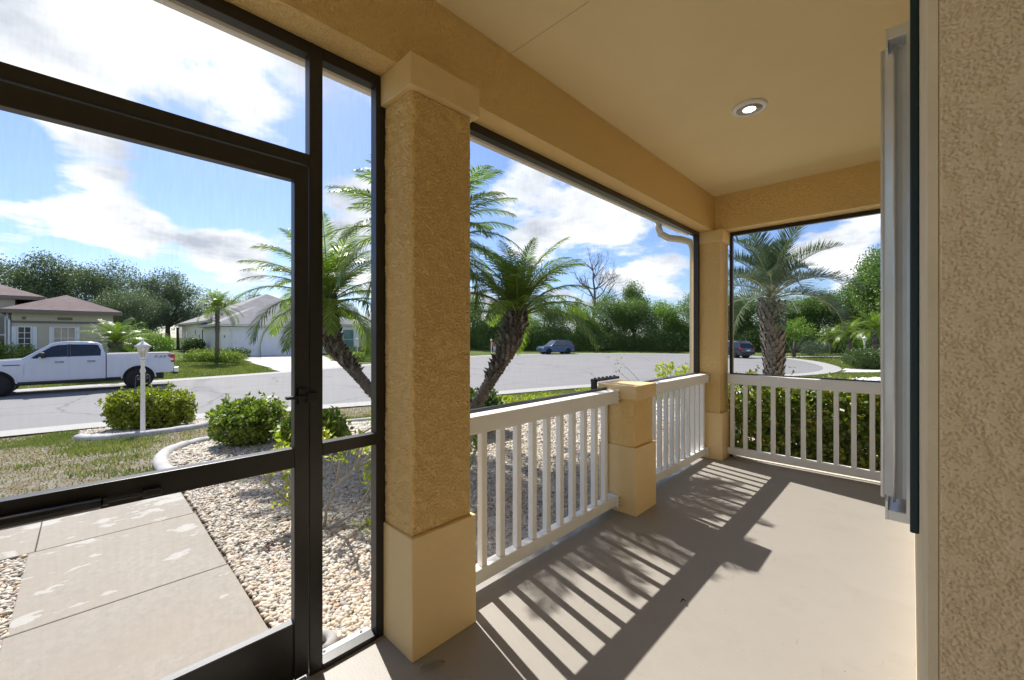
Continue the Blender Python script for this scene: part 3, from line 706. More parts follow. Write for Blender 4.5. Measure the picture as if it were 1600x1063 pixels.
# ------------------------------------------------------------------ window shutters and storm shutter on the right wall
def deco_shutter(y0, y1, label, z0=.905, z1=2.24, pr=.0155):
    o = empty('window_shutter', (.0, (y0+y1)/2, z0), label, 'shutter', 'teal shutters beside the window')
    mb = MB(); mb.box(.012-pr, .0115, y0, y0+.045, z0, z1, .003); mb.box(.012-pr, .0115, y1-.045, y1, z0, z1, .003); mb.build('stile', M['teal'], o)
    for a in (z0, (z0+z1)/2-.03, z1-.07): MB().box(.016-pr, .010, y0+.0455, y1-.0455, a, a+.07).build('rail', M['teal'], o)
    lv = mesh('louvre', [(-.010, -(y1-y0)/2+.05, -.018), (.006, -(y1-y0)/2+.05, .018), (.006, (y1-y0)/2-.05, .018), (-.010, (y1-y0)/2-.05, -.018),
                         (-.013, -(y1-y0)/2+.05, -.016), (.003, -(y1-y0)/2+.05, .020), (.003, (y1-y0)/2-.05, .020), (-.013, (y1-y0)/2-.05, -.016)],
              [(0, 1, 2, 3), (7, 6, 5, 4), (0, 4, 5, 1), (1, 5, 6, 2), (2, 6, 7, 3), (3, 7, 4, 0)], M['teal'])
    n = int((z1-z0-.1)/.042)
    for i in range(n):
        z = .07+i*.042
        if abs(z-(z1-z0)/2) > .05: link('louvre', lv, o, (.016-pr+.013, 0, z+.02))
    return o
deco_shutter(1.30, 1.66, 'dark teal window shutter on the wall nearest the camera, seen edge on')
deco_shutter(2.95, 3.31, 'dark teal window shutter beyond the aluminium storm shutter', pr=.04)
o = empty('storm_shutter', (-.03, 1.72, .8), 'folded aluminium storm shutter standing out from the wall beside the window', 'storm shutter')
ZZ = [(-.066, 1.735), (-.038, 1.700), (-.020, 1.713), (-.002, 1.696), (-.004, 1.712), (-.022, 1.730), (-.040, 1.720), (-.062, 1.752), (-.040, 1.742), (-.004, 1.750)]
for (xa, ya), (xb, yb_) in zip(ZZ[:-1], ZZ[1:]):
    V = [(xa, ya, .86), (xb, yb_, .86), (xb, yb_, 2.225), (xa, ya, 2.225)]; V += [(x+.0008, y+.0022, z) for x, y, z in V]
    MB().add(V, [(0, 1, 2, 3), (7, 6, 5, 4), (0, 4, 5, 1), (1, 5, 6, 2), (2, 6, 7, 3), (3, 7, 4, 0)]).build('blade', M['aluminium'], o)
MB().tube([(-.066, 1.733, .85), (-.066, 1.733, 2.24)], .005, 8).build('hinge_rod', M['aluminium'], o, True)
MB().tube([(-.038, 1.697, .85), (-.038, 1.697, 2.23)], .0035, 8).build('hinge_rod', M['aluminium'], o, True)
MB().box(-.012, .0115, 1.668, 1.674, .83, 2.25).build('jamb_channel', M['aluminium'], o)
tr = MB(); tr.box(-.052, .0115, 1.675, 2.93, .80, .83, .002); tr.box(-.058, -.052, 1.675, 2.93, .80, .856); tr.build('bottom_track', M['aluminium'], o)
tr = MB(); tr.box(-.052, .0115, 1.675, 2.93, 2.24, 2.275, .002); tr.box(-.058, -.052, 1.675, 2.93, 2.215, 2.275); tr.build('top_track', M['aluminium'], o)
MB().box(-.035, .0115, 1.80, 2.90, .88, 1.02, .004).build('window_sill', M['sill'], H_)
MB().box(.000, .0115, 1.80, 2.90, 1.02, 2.20).build('window_pane', M['window_glass'], H_)

# ------------------------------------------------------------------ ceiling light
o = empty('ceiling_light', (-.79, 3.12, 2.9), 'round white recessed ceiling light, switched on', 'ceiling light')
MB().lathe([(.106, 2.8985), (.106, 2.893), (.098, 2.884), (.084, 2.882), (.078, 2.884)], (-.79, 3.12, 0), 40).build('trim_ring', M['white_paint'], o, True)
MB().lathe([(.0785, 2.8835), (.060, 2.890), (.050, 2.8945), (0, 2.8945)], (-.79, 3.12, 0), 32).build('baffle', M['white_vinyl'], o, True)
MB().lathe([(.048, 2.8935), (.046, 2.886), (.028, 2.880), (0, 2.879)], (-.79, 3.12, 0), 28).build('bulb', M['bulb'], o, True)

# leaf and debris on the floor
def litter(x, y, L_, w, rz, col, label):
    n = 7; V = []; F = []
    for i in range(n):
        t = i/(n-1); ww = w*math.sin(math.pi*min(.98, t*.92+.06)); z = .004+.012*math.sin(t*3.1)
        for s, dz in ((-1, .006), (0, 0), (1, .006)): V.append((t*L_-L_/2, s*ww, z+dz))
    for i in range(n-1):
        for k in (0, 1): a = i*3+k; F.append((a, a+3, a+4, a+1))
    me = mesh('fallen_leaf', V, F, M[col], True); q = link('fallen_leaf', me, None, (x, y, .002)); q.rotation_euler.z = rz
    tag(q, label, 'leaf'); return q
litter(-1.405, .985, .10, .011, R(65), 'moss', 'narrow curled dry leaf lying at the foot of the tall near column')
litter(-.83, 2.10, .030, .005, R(60), 'dark_trim', 'tiny dark fleck of leaf on the floor in the shadow band')
litter(-.22, 1.92, .055, .0022, R(-60), 'bark', 'thin dark twig on the sunlit floor near the right wall')

# ------------------------------------------------------------------ walkway
wk = empty('walkway', (-3.5, 0, -.13), 'concrete walkway from the screen door', kind='structure')
g_ = .0025
for x0, x1, y0, y1 in [(-3.20+g_, -1.845, -.285, .645), (-4.33+g_, -3.20-g_, -.275, .640), (-5.06, -4.33-g_, -.245+g_, .630), (-5.06, -4.33-g_, -1.95, -.245-g_), (-5.06, -4.33-g_, -3.9, -1.95-2*g_), (-5.06, -4.33-g_, -6.5, -3.9-2*g_)]:
    MB().box(x0, x1, y0, y1, -.21, -.13, .006).build('slab', M['walk_concrete'], wk)

# ------------------------------------------------------------------ river pebble beds
def ico(sub):
    bm = bmesh.new(); bmesh.ops.create_icosphere(bm, subdivisions=sub, radius=1)
    V = np.array([v.co[:] for v in bm.verts]); F = np.array([[v.index for v in f.verts] for f in bm.faces]); bm.free(); return V, F
def pebbles(name, P, Z, size, sub, mat, label, flat=.62, seed=3, jit=.35):
    r = np.random.default_rng(seed); bV, bF = ico(sub); n = len(P); m = len(bV)
    s = size*r.lognormal(0, .28, n); s = np.clip(s, size*.5, size*2)
    ax = np.stack([r.uniform(.85, 1.45, n), r.uniform(.65, 1.0, n), r.uniform(flat*.75, flat*1.15, n)], 1)
    V = np.repeat(bV[None], n, 0)
    ph = r.uniform(0, 6.28, (n, 3)); V = V*(1+.13*np.sin(V[:, :, :1]*2.2+ph[:, None, :1])+.10*np.sin(V[:, :, 1:2]*2.7+ph[:, None, 1:2]))
    V = V*ax[:, None, :]*s[:, None, None]
    tl = r.normal(0, jit, (n, 2)); a = r.uniform(0, 6.28, n); ca, sa = np.cos(a), np.sin(a)
    x, y, z = V[..., 0], V[..., 1], V[..., 2]
    c, s_ = np.cos(tl[:, :1]), np.sin(tl[:, :1]); x, z = x*c+z*s_, -x*s_+z*c
    x, y = x*ca[:, None]-y*sa[:, None], x*sa[:, None]+y*ca[:, None]
    V = np.stack([x+P[:, :1], y+P[:, 1:2], z+Z[:, None]], 2).reshape(-1, 3)
    F = (bF[None]+(np.arange(n)*m)[:, None, None]).reshape(-1, 3)
    o = link(name, npmesh(name, V, F, M[mat], True)); return tag(o, label, kind='stuff')
def scatter(poly, dens, seed=5, jit=.9):
    poly = np.array(poly, float); lo, hi = poly.min(0), poly.max(0); st_ = dens**-.5; r = np.random.default_rng(seed)
    X, Y = np.meshgrid(np.arange(lo[0], hi[0], st_), np.arange(lo[1], hi[1], st_), indexing='ij')
    P = np.stack([X.ravel(), Y.ravel()], 1)+r.uniform(-.5, .5, (X.size, 2))*st_*jit
    return P[inside(P, poly)]
BED = [(-1.84, .665), (-5.15, .66), (-5.9, .60), (-6.6, .62), (-7.2, .78), (-7.65, 1.1), (-7.95, 1.6), (-8.15, 2.4), (-8.0, 3.4), (-7.5, 4.6), (-6.8, 5.8), (-5.6, 6.8), (-3.6, 7.2), (-1.5, 7.0), (1.5, 7.0), (1.5, 5.13), (-1.84, 5.13)]
drape('pebble_bed', BED, M['bed_under'], .004, .08, kind='structure', label='bed of river pebbles in front of the porch')
BEDL = [(-1.84, -.30), (-4.32, -.26), (-4.32, -6), (-1.84, -6)]
drape('pebble_bed', BEDL, M['bed_under'], .012, .08, kind='structure', label='strip of river pebbles left of the walkway')
allp = scatter(BED, 2900, 11); dist = np.hypot(allp[:, 0], allp[:, 1])
# keep what can be seen from the porch: nearer pebbles round, farther ones coarser
nearm = (dist < 3.4); P = allp[nearm]; P = P[(P[:, 1] < 3.4)]
pebbles('river_pebbles', P, terrain(P)+.012, .0145, 2, 'pebble', 'rounded cream, grey and rust river pebbles beside the walkway')
P = allp[(~nearm) & (dist < 5.8)]; P = P[RNG.random(len(P)) < .80]
pebbles('river_pebbles', P, terrain(P)+.012, .0158, 1, 'pebble', 'river pebbles round the leaning palms')
P = allp[dist >= 5.8]; P = P[RNG.random(len(P)) < .45]
pebbles('river_pebbles', P, terrain(P)+.012, .023, 1, 'pebble', 'river pebbles round the shrubs at the end of the bed')
P = scatter([(-1.84, -.30), (-4.32, -.26), (-4.32, -1.3), (-1.84, -1.3)], 2300, 12)
pebbles('river_pebbles', P, terrain(P)+.022, .0165, 1, 'pebble', 'river pebbles left of the walkway')

# ring shaped stone fixture beside the side light
q = MB(); P = [(-2.04+.060*math.cos(a*math.pi/10), .775+.060*math.sin(a*math.pi/10), -.125) for a in range(21)]
q.tube(P, .027, 10); o = q.build('drain_collar', M['kerb_concrete'], None, True); tag(o, 'small grey ring of concrete among the pebbles below the side light', 'collar')

# ------------------------------------------------------------------ white concrete bed edging
def edging(name, line, w, h, label):
    pts = [v for v in smoothpoly(line, 2)]; mb = MB(); V = []; F = []
    prof = [(-w, -.06), (-w, h*.6), (-w*.6, h*.95), (0, h*1.05), (w*.6, h*.95), (w, h*.6), (w, -.06)]
    for i, p in enumerate(pts):
        t = (pts[min(i+1, len(pts)-1)]-pts[max(i-1, 0)]).normalized(); nrm = Vector((-t.y, t.x))
        hh = 1+random.uniform(-.08, .08)
        for a, b in prof: q = p+nrm*a; V.append((q.x, q.y, tz(p.x, p.y)+b*hh))
    k = len(prof)
    for i in range(len(pts)-1):
        for j in range(k-1): F.append((i*k+j, i*k+j+1, (i+1)*k+j+1, (i+1)*k+j))
    F.append(tuple(range(k))); F.append(tuple(range((len(pts)-1)*k, len(pts)*k)))
    mb.add(V, F); o = mb.build(name, M['edging'], None, True); return tag(o, label, 'edging')
edging('bed_edging', [(-5.12, .72), (-5.5, .66), (-6.0, .60), (-6.6, .62), (-7.2, .78), (-7.65, 1.1), (-7.95, 1.6), (-8.15, 2.4), (-8.0, 3.4), (-7.5, 4.6), (-6.8, 5.8)], .07, .085, 'curving white concrete edging round the pebble bed')
LB = [(-11.55, -.10), (-11.2, -.02), (-10.75, .12), (-10.45, .42), (-10.4, .82), (-10.62, 1.22), (-11.0, 1.60), (-11.5, 2.0), (-12.4, 2.35)]
edging('bed_edging', LB, .085, .10, 'thick white concrete edging round the lamp post bed by the street')
LBP = LB+[(-13.0, 2.3), (-13.3, 1.0), (-13.2, -.1)]
drape('lamp_bed', LBP, M['soil'], .03, .08, kind='structure', label='gravel bed round the lamp post')
P = scatter(LBP, 700, 14); pebbles('bed_gravel', P, terrain(P)+.035, .022, 1, 'pebble', 'grey gravel under the lime shrub by the lamp post')

# ------------------------------------------------------------------ white gravel, drives
WG = [(-3.7, 7.3), (-1.5, 7.05), (2, 7.05), (2, 22.5), (-.3, 22.8), (-1.6, 21.3), (-2.4, 17.5), (-3.4, 12.5), (-4.2, 9.5)]
drape('white_gravel', WG, M['gravel_white'], .01, .2, kind='structure', label='bed of white marble chips beyond the hedge')
P = scatter(WG, 110, 15); pebbles('white_stones', P, terrain(P)+.02, .045, 1, 'white_stone', 'white marble chips beyond the hedge')
DR = [(-2.9, 31.0), (6, 29.5), (60, 29.5), (60, 33.8), (6, 33.8), (-3.2, 35.2)]
drape('driveway', DR, M['drive_concrete'], .02, .3, kind='structure', label='pale concrete driveway leaving the turning circle on the right')
DL = [(-27.2, 8.2), (-44.0, 9.1), (-44.0, 16.6), (-29.2, 13.4)]
drape('driveway', DL, M['drive_concrete'], .03, .3, kind='structure', label='white concrete driveway in front of the grey roofed house')

# ------------------------------------------------------------------ grass blades
def blades(name, poly, dens, h, mat, label, seed, mask=None, w=.006):
    P = scatter(poly, dens, seed, 1.0); r = np.random.default_rng(seed+1)
    if mask is not None: P = P[mask(P, r)]
    n = len(P); Z = terrain(P); a = r.uniform(0, 6.28, n); hh = h*r.uniform(.5, 1.4, n); l = r.normal(0, .55, (n, 2))*hh[:, None]
    B = np.c_[P, Z]; d = np.c_[np.cos(a), np.sin(a), np.zeros(n)]*w*r.uniform(.7, 1.4, n)[:, None]
    V = np.stack([B-d, B+d, B+np.c_[l, hh]], 1).reshape(-1, 3); F = np.arange(n*3).reshape(-1, 3)
    o = link(name, npmesh(name, V, F, M[mat])); return tag(o, label, kind='stuff')
def vn(P, s, seed=0):   # cheap value noise for patches
    r = np.random.default_rng(seed); T = r.random((64, 64)); q = P*s; i = np.floor(q).astype(int); f = q-i; f = f*f*(3-2*f)
    g = lambda a, b: T[(i[:, 0]+a) % 64, (i[:, 1]+b) % 64]
    return (g(0, 0)*(1-f[:, 0])+g(1, 0)*f[:, 0])*(1-f[:, 1])+(g(0, 1)*(1-f[:, 0])+g(1, 1)*f[:, 0])*f[:, 1]
def fr(P, s, sd=0): return .6*vn(P, s, sd)+.3*vn(P, s*2.3, sd+1)+.2*vn(P, s*5, sd+2)
def lawn_ok(P): return ~(inside(P, np.array(BED)) | inside(P, np.array(LBP)) | inside(P, ROAD) | ((P[:, 0] > -5.1) & (P[:, 1] < .66)) | inside(P, np.array(WG)) | inside(P, np.array(DR)) | inside(P, np.array(DL)))
LN = [(-14.5, -4.5), (-5.06, -4.5), (-5.06, .6), (-7.2, .6), (-8.1, 2.0), (-7.9, 3.6), (-6.7, 6), (-5, 8), (-4, 12), (-9, 17.5), (-12.5, 8), (-13.8, 2)]
patch = lambda P: fr(P, .8, 3)-.20*np.exp(-((P[:, 0]+8.6)**2/6+(P[:, 1]+1.6)**2/7))
blades('lawn_grass', LN, 1500, .045, 'grass_blade', 'patchy green lawn grass between the walkway and the street', 21, lambda P, r: lawn_ok(P) & (patch(P)+r.normal(0, .06, len(P)) > .59))
blades('lawn_grass', LN, 600, .024, 'dry_blade', 'thin dry straw coloured grass in the bare patches', 23, lambda P, r: lawn_ok(P) & (patch(P)+r.normal(0, .09, len(P)) < .60))
FL = [(-25.6, -6), (-25.6, -2), (-26.5, 3), (-27.2, 8.2), (-40, 8.8), (-40, -6)]
blades('lawn_grass', FL, 170, .07, 'grass_blade', 'green lawn across the street behind the white pickup', 25, lambda P, r: lawn_ok(P), w=.02)
RL = [(-5.4, 24), (-3, 31), (3, 30), (3, 16), (-3, 16), (-9, 16)]
blades('lawn_grass', RL, 180, .06, 'grass_blade', 'green lawn strip beside the white gravel on the right', 27, lambda P, r: lawn_ok(P), w=.02)
RL2 = [(-3.4, 35), (6, 34), (6, 48), (-8, 58), (-12, 51), (-6, 44)]
blades('lawn_grass', RL2, 110, .07, 'grass_blade', 'green lawn beyond the driveway on the right', 29, lambda P, r: lawn_ok(P), w=.025)

# ------------------------------------------------------------------ palms
def frond_mesh(e0, L_, bend, n, lmax, w, mat, seed, vee=.35, drp=.5, bare=.14, curlr=.0):
    """one feather leaf in the local XZ plane, leaflets on both sides"""
    r = np.random.default_rng(seed); ns = 24
    t = np.linspace(0, 1, ns+1); ang = e0-bend*t**1.25
    dx = np.cos(ang)*L_/ns; dz = np.sin(ang)*L_/ns
    X = np.concatenate([[0], np.cumsum(dx[:-1])]); Z = np.concatenate([[0], np.cumsum(dz[:-1])]); Yc = curlr*t**2*L_
    V = []; F = []
    for i in range(n):
        ti = bare+(1-bare)*(i+.5)/n
        px, pz, py = np.interp(ti, t, X), np.interp(ti, t, Z), np.interp(ti, t, Yc); a = np.interp(ti, t, ang)
        u = (ti-bare)/(1-bare); l = lmax*(math.sin(math.pi*min(1, .16+u*.80))**.75)*r.uniform(.85, 1.1)
        fw = .55+.5*u; T = np.array([math.cos(a), 0, math.sin(a)]); Nn = np.array([-math.sin(a), 0, math.cos(a)])
        for s in (-1, 1):
            d = T*fw+np.array([0, s, 0])*(1-.25*u)+Nn*vee*r.uniform(.4, 1.5)+r.normal(0, .07, 3); d /= np.linalg.norm(d)
            b = np.array([px, py, pz]); m = b+d*l*.55; e = b+d*l*1.0; e[2] -= drp*l*r.uniform(.5, 1.2); m[2] -= drp*l*.25
            sd = np.cross(d, Nn); sd /= np.linalg.norm(sd)+1e-9; sd = sd*w*.5
            k = len(V); V += [b-sd*.6, b+sd*.6, m+sd, m-sd, e]; F += [(k, k+1, k+2), (k, k+2, k+3), (k+3, k+2, k+4)]
    me = npmesh('frond', np.array(V), np.array(F), M[mat])
    ra = MB(); ra.tube([(x, y, z-.004) for x, y, z in zip(X[::3], Yc[::3], Z[::3])], [max(.0025, L_*.010*(1-.85*q)) for q in t[::3]], 5)
    return me, (ra.V, ra.F)
FR = {}
def frond_set(key, L_, n, lmax, w, mat, rmat, vee, drp, bare, elevs, bend0, nseed=2):
    FR[key] = []
    for e in elevs:
        for s in range(nseed):
            rr = random.uniform(.86, 1.1); bd = bend0*(1.05-.35*math.sin(max(0, e)))*random.uniform(.8, 1.2)
            if e < 0: bd *= .6
            me, ra = frond_mesh(e, L_*rr, bd, n, lmax, w, mat, int(1000+e*50+s), vee, drp, bare, random.uniform(-.12, .12))
            rm = bpy.data.meshes.new('rachis'); rm.from_pydata(ra[0], [], ra[1]); rm.materials.append(M[rmat]); rm.shade_smooth()
            FR[key].append((e, me, rm))
EL = [R(a) for a in (80, 70, 61, 53, 45, 35, 21, 0)]
frond_set('pygmy', 1.18, 66, .25, .0115, 'palm_leaf', 'rachis', .12, .36, .12, EL, 1.7)
frond_set('pindo', 1.50, 70, .36, .014, 'pindo_leaf', 'petiole_pale', .65, .03, .18, [R(a) for a in (82, 72, 62, 54, 46, 38, 28, 14)], 1.75)
frond_set('small', 1.7, 40, .40, .020, 'palm_leaf', 'rachis', .1, .4, .1, EL, 1.5, 1)
def crown(root, key, c, n, qmax=1.0, scale=1, lean=(0, 0), a0=0, maxe=None):
    """fronds in a golden-angle spiral, oldest lowest"""
    S_ = FR[key]; K = len(S_)
    for i in range(n):
        q = (i+.5)/n; idx = min(K-1, int(q*K*qmax)); e, me, rm = S_[idx]
        az = a0+i*2.39996+random.uniform(-.2, .2); s = scale*random.uniform(.9, 1.08)
        f = link('frond', me, root, (c[0]+math.cos(az)*.03, c[1]+math.sin(az)*.03, c[2]-.16*q*scale)); f.rotation_euler = (lean[0]+random.uniform(-.08, .08), lean[1]+random.uniform(-.08, .08), az); f.scale = (s, s, s)
        link('rachis', rm, f)
def trunk(root, pts, rad, mat='palm_bark', ring=.05, seed=0):
    """tapered trunk with uneven leaf-scar rings"""
    pts = [Vector(p) for p in pts]; n = 14; V = []; F = []
    sp = []
    for a, b, ra, rb in zip(pts[:-1], pts[1:], rad[:-1], rad[1:]):
        m = max(2, int((b-a).length/ring*2))
        for i in range(m): sp.append((a.lerp(b, i/m), ra+(rb-ra)*i/m))
    sp.append((pts[-1], rad[-1])); k0 = 0
    for i, (p, r_) in enumerate(sp):
        q = sp[min(i+1, len(sp)-1)][0]-sp[max(i-1, 0)][0]; q.normalize(); u = q.cross(Vector((.3, 1, .1))).normalized(); w = q.cross(u)
        rr = r_*(1.05 if i % 2 else .93)
        for k in range(n):
            a = 6.2832*k/n; j = rr*(1+random.uniform(-.07, .07)); V.append(p+(u*math.cos(a)+w*math.sin(a))*j)
        if i: F += [((i-1)*n+k, (i-1)*n+(k+1) % n, i*n+(k+1) % n, i*n+k) for k in range(n)]
    mb = MB(); mb.add(V, F); mb.build('trunk', M[mat], root, False, world=False); return sp
def boots(root, sp, i0, i1, num, size, mat='leaf_base', out=.9, parts=True, up=1.0):
    """old leaf bases wrapped round the trunk"""
    w, h, d = size
    variants = []
    for s in range(4):
        j = lambda v: v*random.uniform(.8, 1.2)
        V = [(-w/2, 0, -h*.1), (w/2, 0, -h*.1), (j(w*.45), j(d*.55), h*.35), (-j(w*.45), j(d*.55), h*.35), (j(w*.22), j(d), h*.95), (-j(w*.22), j(d), h), (0, -.02, h*.5), (0, j(d*.75), h*.2)]
        F_ = [(0, 1, 7), (1, 2, 7), (2, 3, 7), (3, 0, 7), (3, 2, 4, 5), (2, 1, 6), (2, 6, 4), (4, 6, 5), (5, 6, 3), (3, 6, 0)]
        variants.append(mesh('leaf_base', V, F_, M[mat]))
    allm = []
    for i in range(num):
        q = i/num; fi = i0+(i1-i0)*q; k = min(len(sp)-1, int(fi)); p, r_ = sp[k]; az = i*2.39996
        if parts:
            o = link('leaf_base', variants[i % 4], root, (p.x+math.cos(az)*r_*out, p.y+math.sin(az)*r_*out, p.z)); s = random.uniform(.8, 1.2)
            o.rotation_euler = (random.uniform(-.15, .15), 0, az-math.pi/2+random.uniform(-.2, .2)); o.scale = (s, s, s*random.uniform(.9, 1.2))
        else:
            mt = Matrix.Translation((p.x+math.cos(az)*r_*out, p.y+math.sin(az)*r_*out, p.z)) @ Matrix.Rotation(az-math.pi/2+random.uniform(-.3, .3), 4, 'Z') @ Matrix.Rotation(random.uniform(-.4, .4), 4, 'X')
            me = variants[i % 4]; allm.append(([mt @ v.co for v in me.vertices], [tuple(f.vertices) for f in me.polygons]))
    if not parts:
        mb = MB(); [mb.add(a, b) for a, b in allm]; o = mb.build('leaf_bases', M[mat], root, world=False); o['kind'] = 'stuff'
def ivy(root, sp, i0, i1, n, mat='shrub_dark'):
    P = []
    for _ in range(n):
        p, r_ = sp[random.randint(i0, i1)]; a = random.uniform(0, 6.28); P.append((p.x+math.cos(a)*r_*1.25, p.y+math.sin(a)*r_*1.25, p.z))
    leaf_obj('epiphyte', np.array(P), .05, M[mat], root)['kind'] = 'stuff'

BX, BY, BZ = -4.33, 2.98, -.20
KS = 1.12   # size of the clump
def pygmy(name, label, pts, n, scale, a0, lean, r0=.078, qmax=1.0):
    o = empty(name, (BX+pts[0][0], BY+pts[0][1], BZ), label, 'palm', 'leaning palms in front of the porch')
    q = [((p[0]-pts[0][0])*KS, (p[1]-pts[0][1])*KS, (p[2]-1.55)*KS+1.55 if p[2] > -.05 else p[2]) for p in pts]; scale *= 1.06
    rad = [r0*1.25, r0, r0*.95, r0*1.0, r0*1.65, r0*1.75, r0*1.2][:len(q)]
    sp = trunk(o, q, rad); m = len(sp)
    boots(o, sp, int(m*.56), m-1, 170, (.045, .085, .045), 'leaf_base', .95, parts=False)
    rt = MB()
    for _ in range(900):
        p, r_ = sp[random.randint(int(m*.50), m-2)]; a = random.uniform(0, 6.28); b = Vector((p.x+math.cos(a)*r_*.95, p.y+math.sin(a)*r_*.95, p.z))
        e = b+Vector((math.cos(a)*.025, math.sin(a)*.025, random.uniform(-.03, .03))); c_ = b+Vector((random.uniform(-.006, .006), random.uniform(-.006, .006), -.01))
        rt.add([b, c_, e], [(0, 1, 2)])
    rt.build('root_fringe', M['root_bark'], o, world=False, fix=False)['kind'] = 'stuff'
    ivy(o, sp, int(m*.25), int(m*.42), 60)
    crown(o, 'pygmy', q[-1], n, qmax, scale=scale, a0=a0, lean=lean); return o
pygmy('palm', 'leaning palm whose curved trunk shows through the side light beside the screen door',
      [(-.10, -.05, -.1), (-.48, -.12, .44), (-.85, -.205, .83), (-1.26, -.32, 1.15), (-1.60, -.41, 1.43), (-1.71, -.43, 1.76), (-1.74, -.42, 2.10)], 46, 1.08, .3, (0, 0))
pygmy('palm', 'leaning palm with a bushy crown and dark root covered trunk seen above the near railing',
      [(.05, .06, -.1), (.16, .20, .38), (.33, .40, .76), (.44, .60, 1.12), (.54, .76, 1.46), (.57, .83, 1.72), (.57, .85, 1.90)], 46, .92, 1.2, (0, 0), .078, .80)
pygmy('palm', 'tallest palm of the clump, its crown rising behind the tall near column',
      [(-.03, .05, -.1), (-.10, .10, .6), (-.20, .15, 1.2), (-.30, .20, 1.7), (-.40, .25, 2.2), (-.43, .28, 2.5), (-.43, .29, 2.72)], 52, 1.16, 2.9, (0, 0), .07)

def pindo(x, y):
    z = tz(x, y); o = empty('palm', (x, y, z), 'stout grey green palm with a thick scaly trunk beyond the far railing', 'palm')
    pts = [(0, 0, -.1), (.02, 0, .5), (0, .02, 1.1), (-.02, .03, 1.7), (-.03, .03, 2.15)]; rad = [.125, .125, .145, .19, .205]
    sp = trunk(o, pts, rad, 'bark'); m = len(sp)
    boots(o, sp, 2, m-1, 280, (.085, .15, .058), 'leaf_base', .92)
    crown(o, 'pindo', (-.03, .03, 2.40), 33, scale=1.0, a0=3.4); return o
pindo(-1.93, 9.25)
def small_palm(x, y, h, r, n, sc, label, lean=(0, 0), mat='palm_bark', z=None):
    z = tz(x, y) if z is None else z; o = empty('palm', (x, y, z), label, 'palm')
    sp = trunk(o, [(0, 0, -.1), (lean[0]*.5, lean[1]*.5, h*.5), (lean[0], lean[1], h)], [r*1.2, r, r*1.1], mat, .12)
    if r > .12: boots(o, sp, int(len(sp)*.55), len(sp)-1, 60, (r*.6, r*.9, r*.5), parts=False)
    crown(o, 'small', (lean[0], lean[1], h+.1), n, scale=sc, a0=random.uniform(0, 6)); return o
small_palm(-28.9, 1.05, 1.75, .20, 40, .95, 'short bushy palm behind the bed of the white pickup')
small_palm(-37.4, 6.85, 4.05, .13, 34, 1.15, 'slender tall palm growing from the hedge beside the garage driveway')
small_palm(-28.4, 2.1, .35, .12, 22, .6, 'low clump palm at the foot of the bushy palm across the street')
small_palm(-4.6, 54.5, 2.2, .16, 30, 1.25, 'drooping palm beyond the white gravel strip on the right')
small_palm(-2.0, 41.5, 2.6, .18, 34, 1.15, 'palm at the far right behind the round clipped shrub')
small_palm(-6.4, 57.0, 1.8, .16, 26, 1.2, 'palm with a short trunk among the trees at the far right')

# ------------------------------------------------------------------ near shrubs and plants
shrub('shrub', (-12.2, .98), (.84, .46, .40), 8000, .075, 'shrub_lime', 'wide lime green clipped shrub behind the white lamp post', p=3.2, rz=R(44), aspect=.6)
shrub('shrub', (-6.85, 1.64), (.48, .44, .29), 5000, .062, 'shrub_green', 'rounded green shrub dotted with lavender flowers at the end of the pebble bed', flowers=70, p=2.4, aspect=.6)
shrub('shrub', (-5.75, 2.10), (.46, .40, .21), 2400, .08, 'shrub_green', 'low glossy dark green shrub right of the flowering shrub', p=2.3, aspect=.7)
shrub('shrub', (-5.0, 4.3), (.45, .40, .30), 2200, .08, 'shrub_dark', 'low dark shrub in the pebbles behind the near railing', p=2.3, aspect=.7)
shrub('hedge', (-.75, 5.95), (1.45, .36, .46), 14000, .062, 'hedge_leaf', 'yellow green hedge with pale tips along the far end of the porch', 'hedge', p=5, aspect=.62)
shrub('hedge', (2.2, 6.0), (1.45, .36, .46), 6000, .062, 'hedge_leaf', 'hedge continuing right past the end of the far railing', 'hedge', p=5, aspect=.62)
def spindly(x, y, branches, label, mat='croton_leaf', leaf=.055, nl=14, r=.014, cat='plant'):
    z = tz(x, y); o = empty('sparse_plant', (x, y, z), label, cat); mb = MB(); P = []
    for br in branches:
        pts = [Vector(p) for p in br]; mb.tube(pts, [r*(1-.75*i/(len(pts)-1)) for i in range(len(pts))], 7)
        for _ in range(nl):
            k = len(pts)-1; a = pts[k].lerp(pts[k-1], random.random()**2*.6); P.append(a+Vector([random.gauss(0, .045) for _ in range(3)]))
    mb.build('branch', M['pale_branch'], o, True, world=False)
    leaf_obj('foliage', np.array(P), leaf, M[mat], o, aspect=.5, updir=np.array([0, 0, .6])); return o
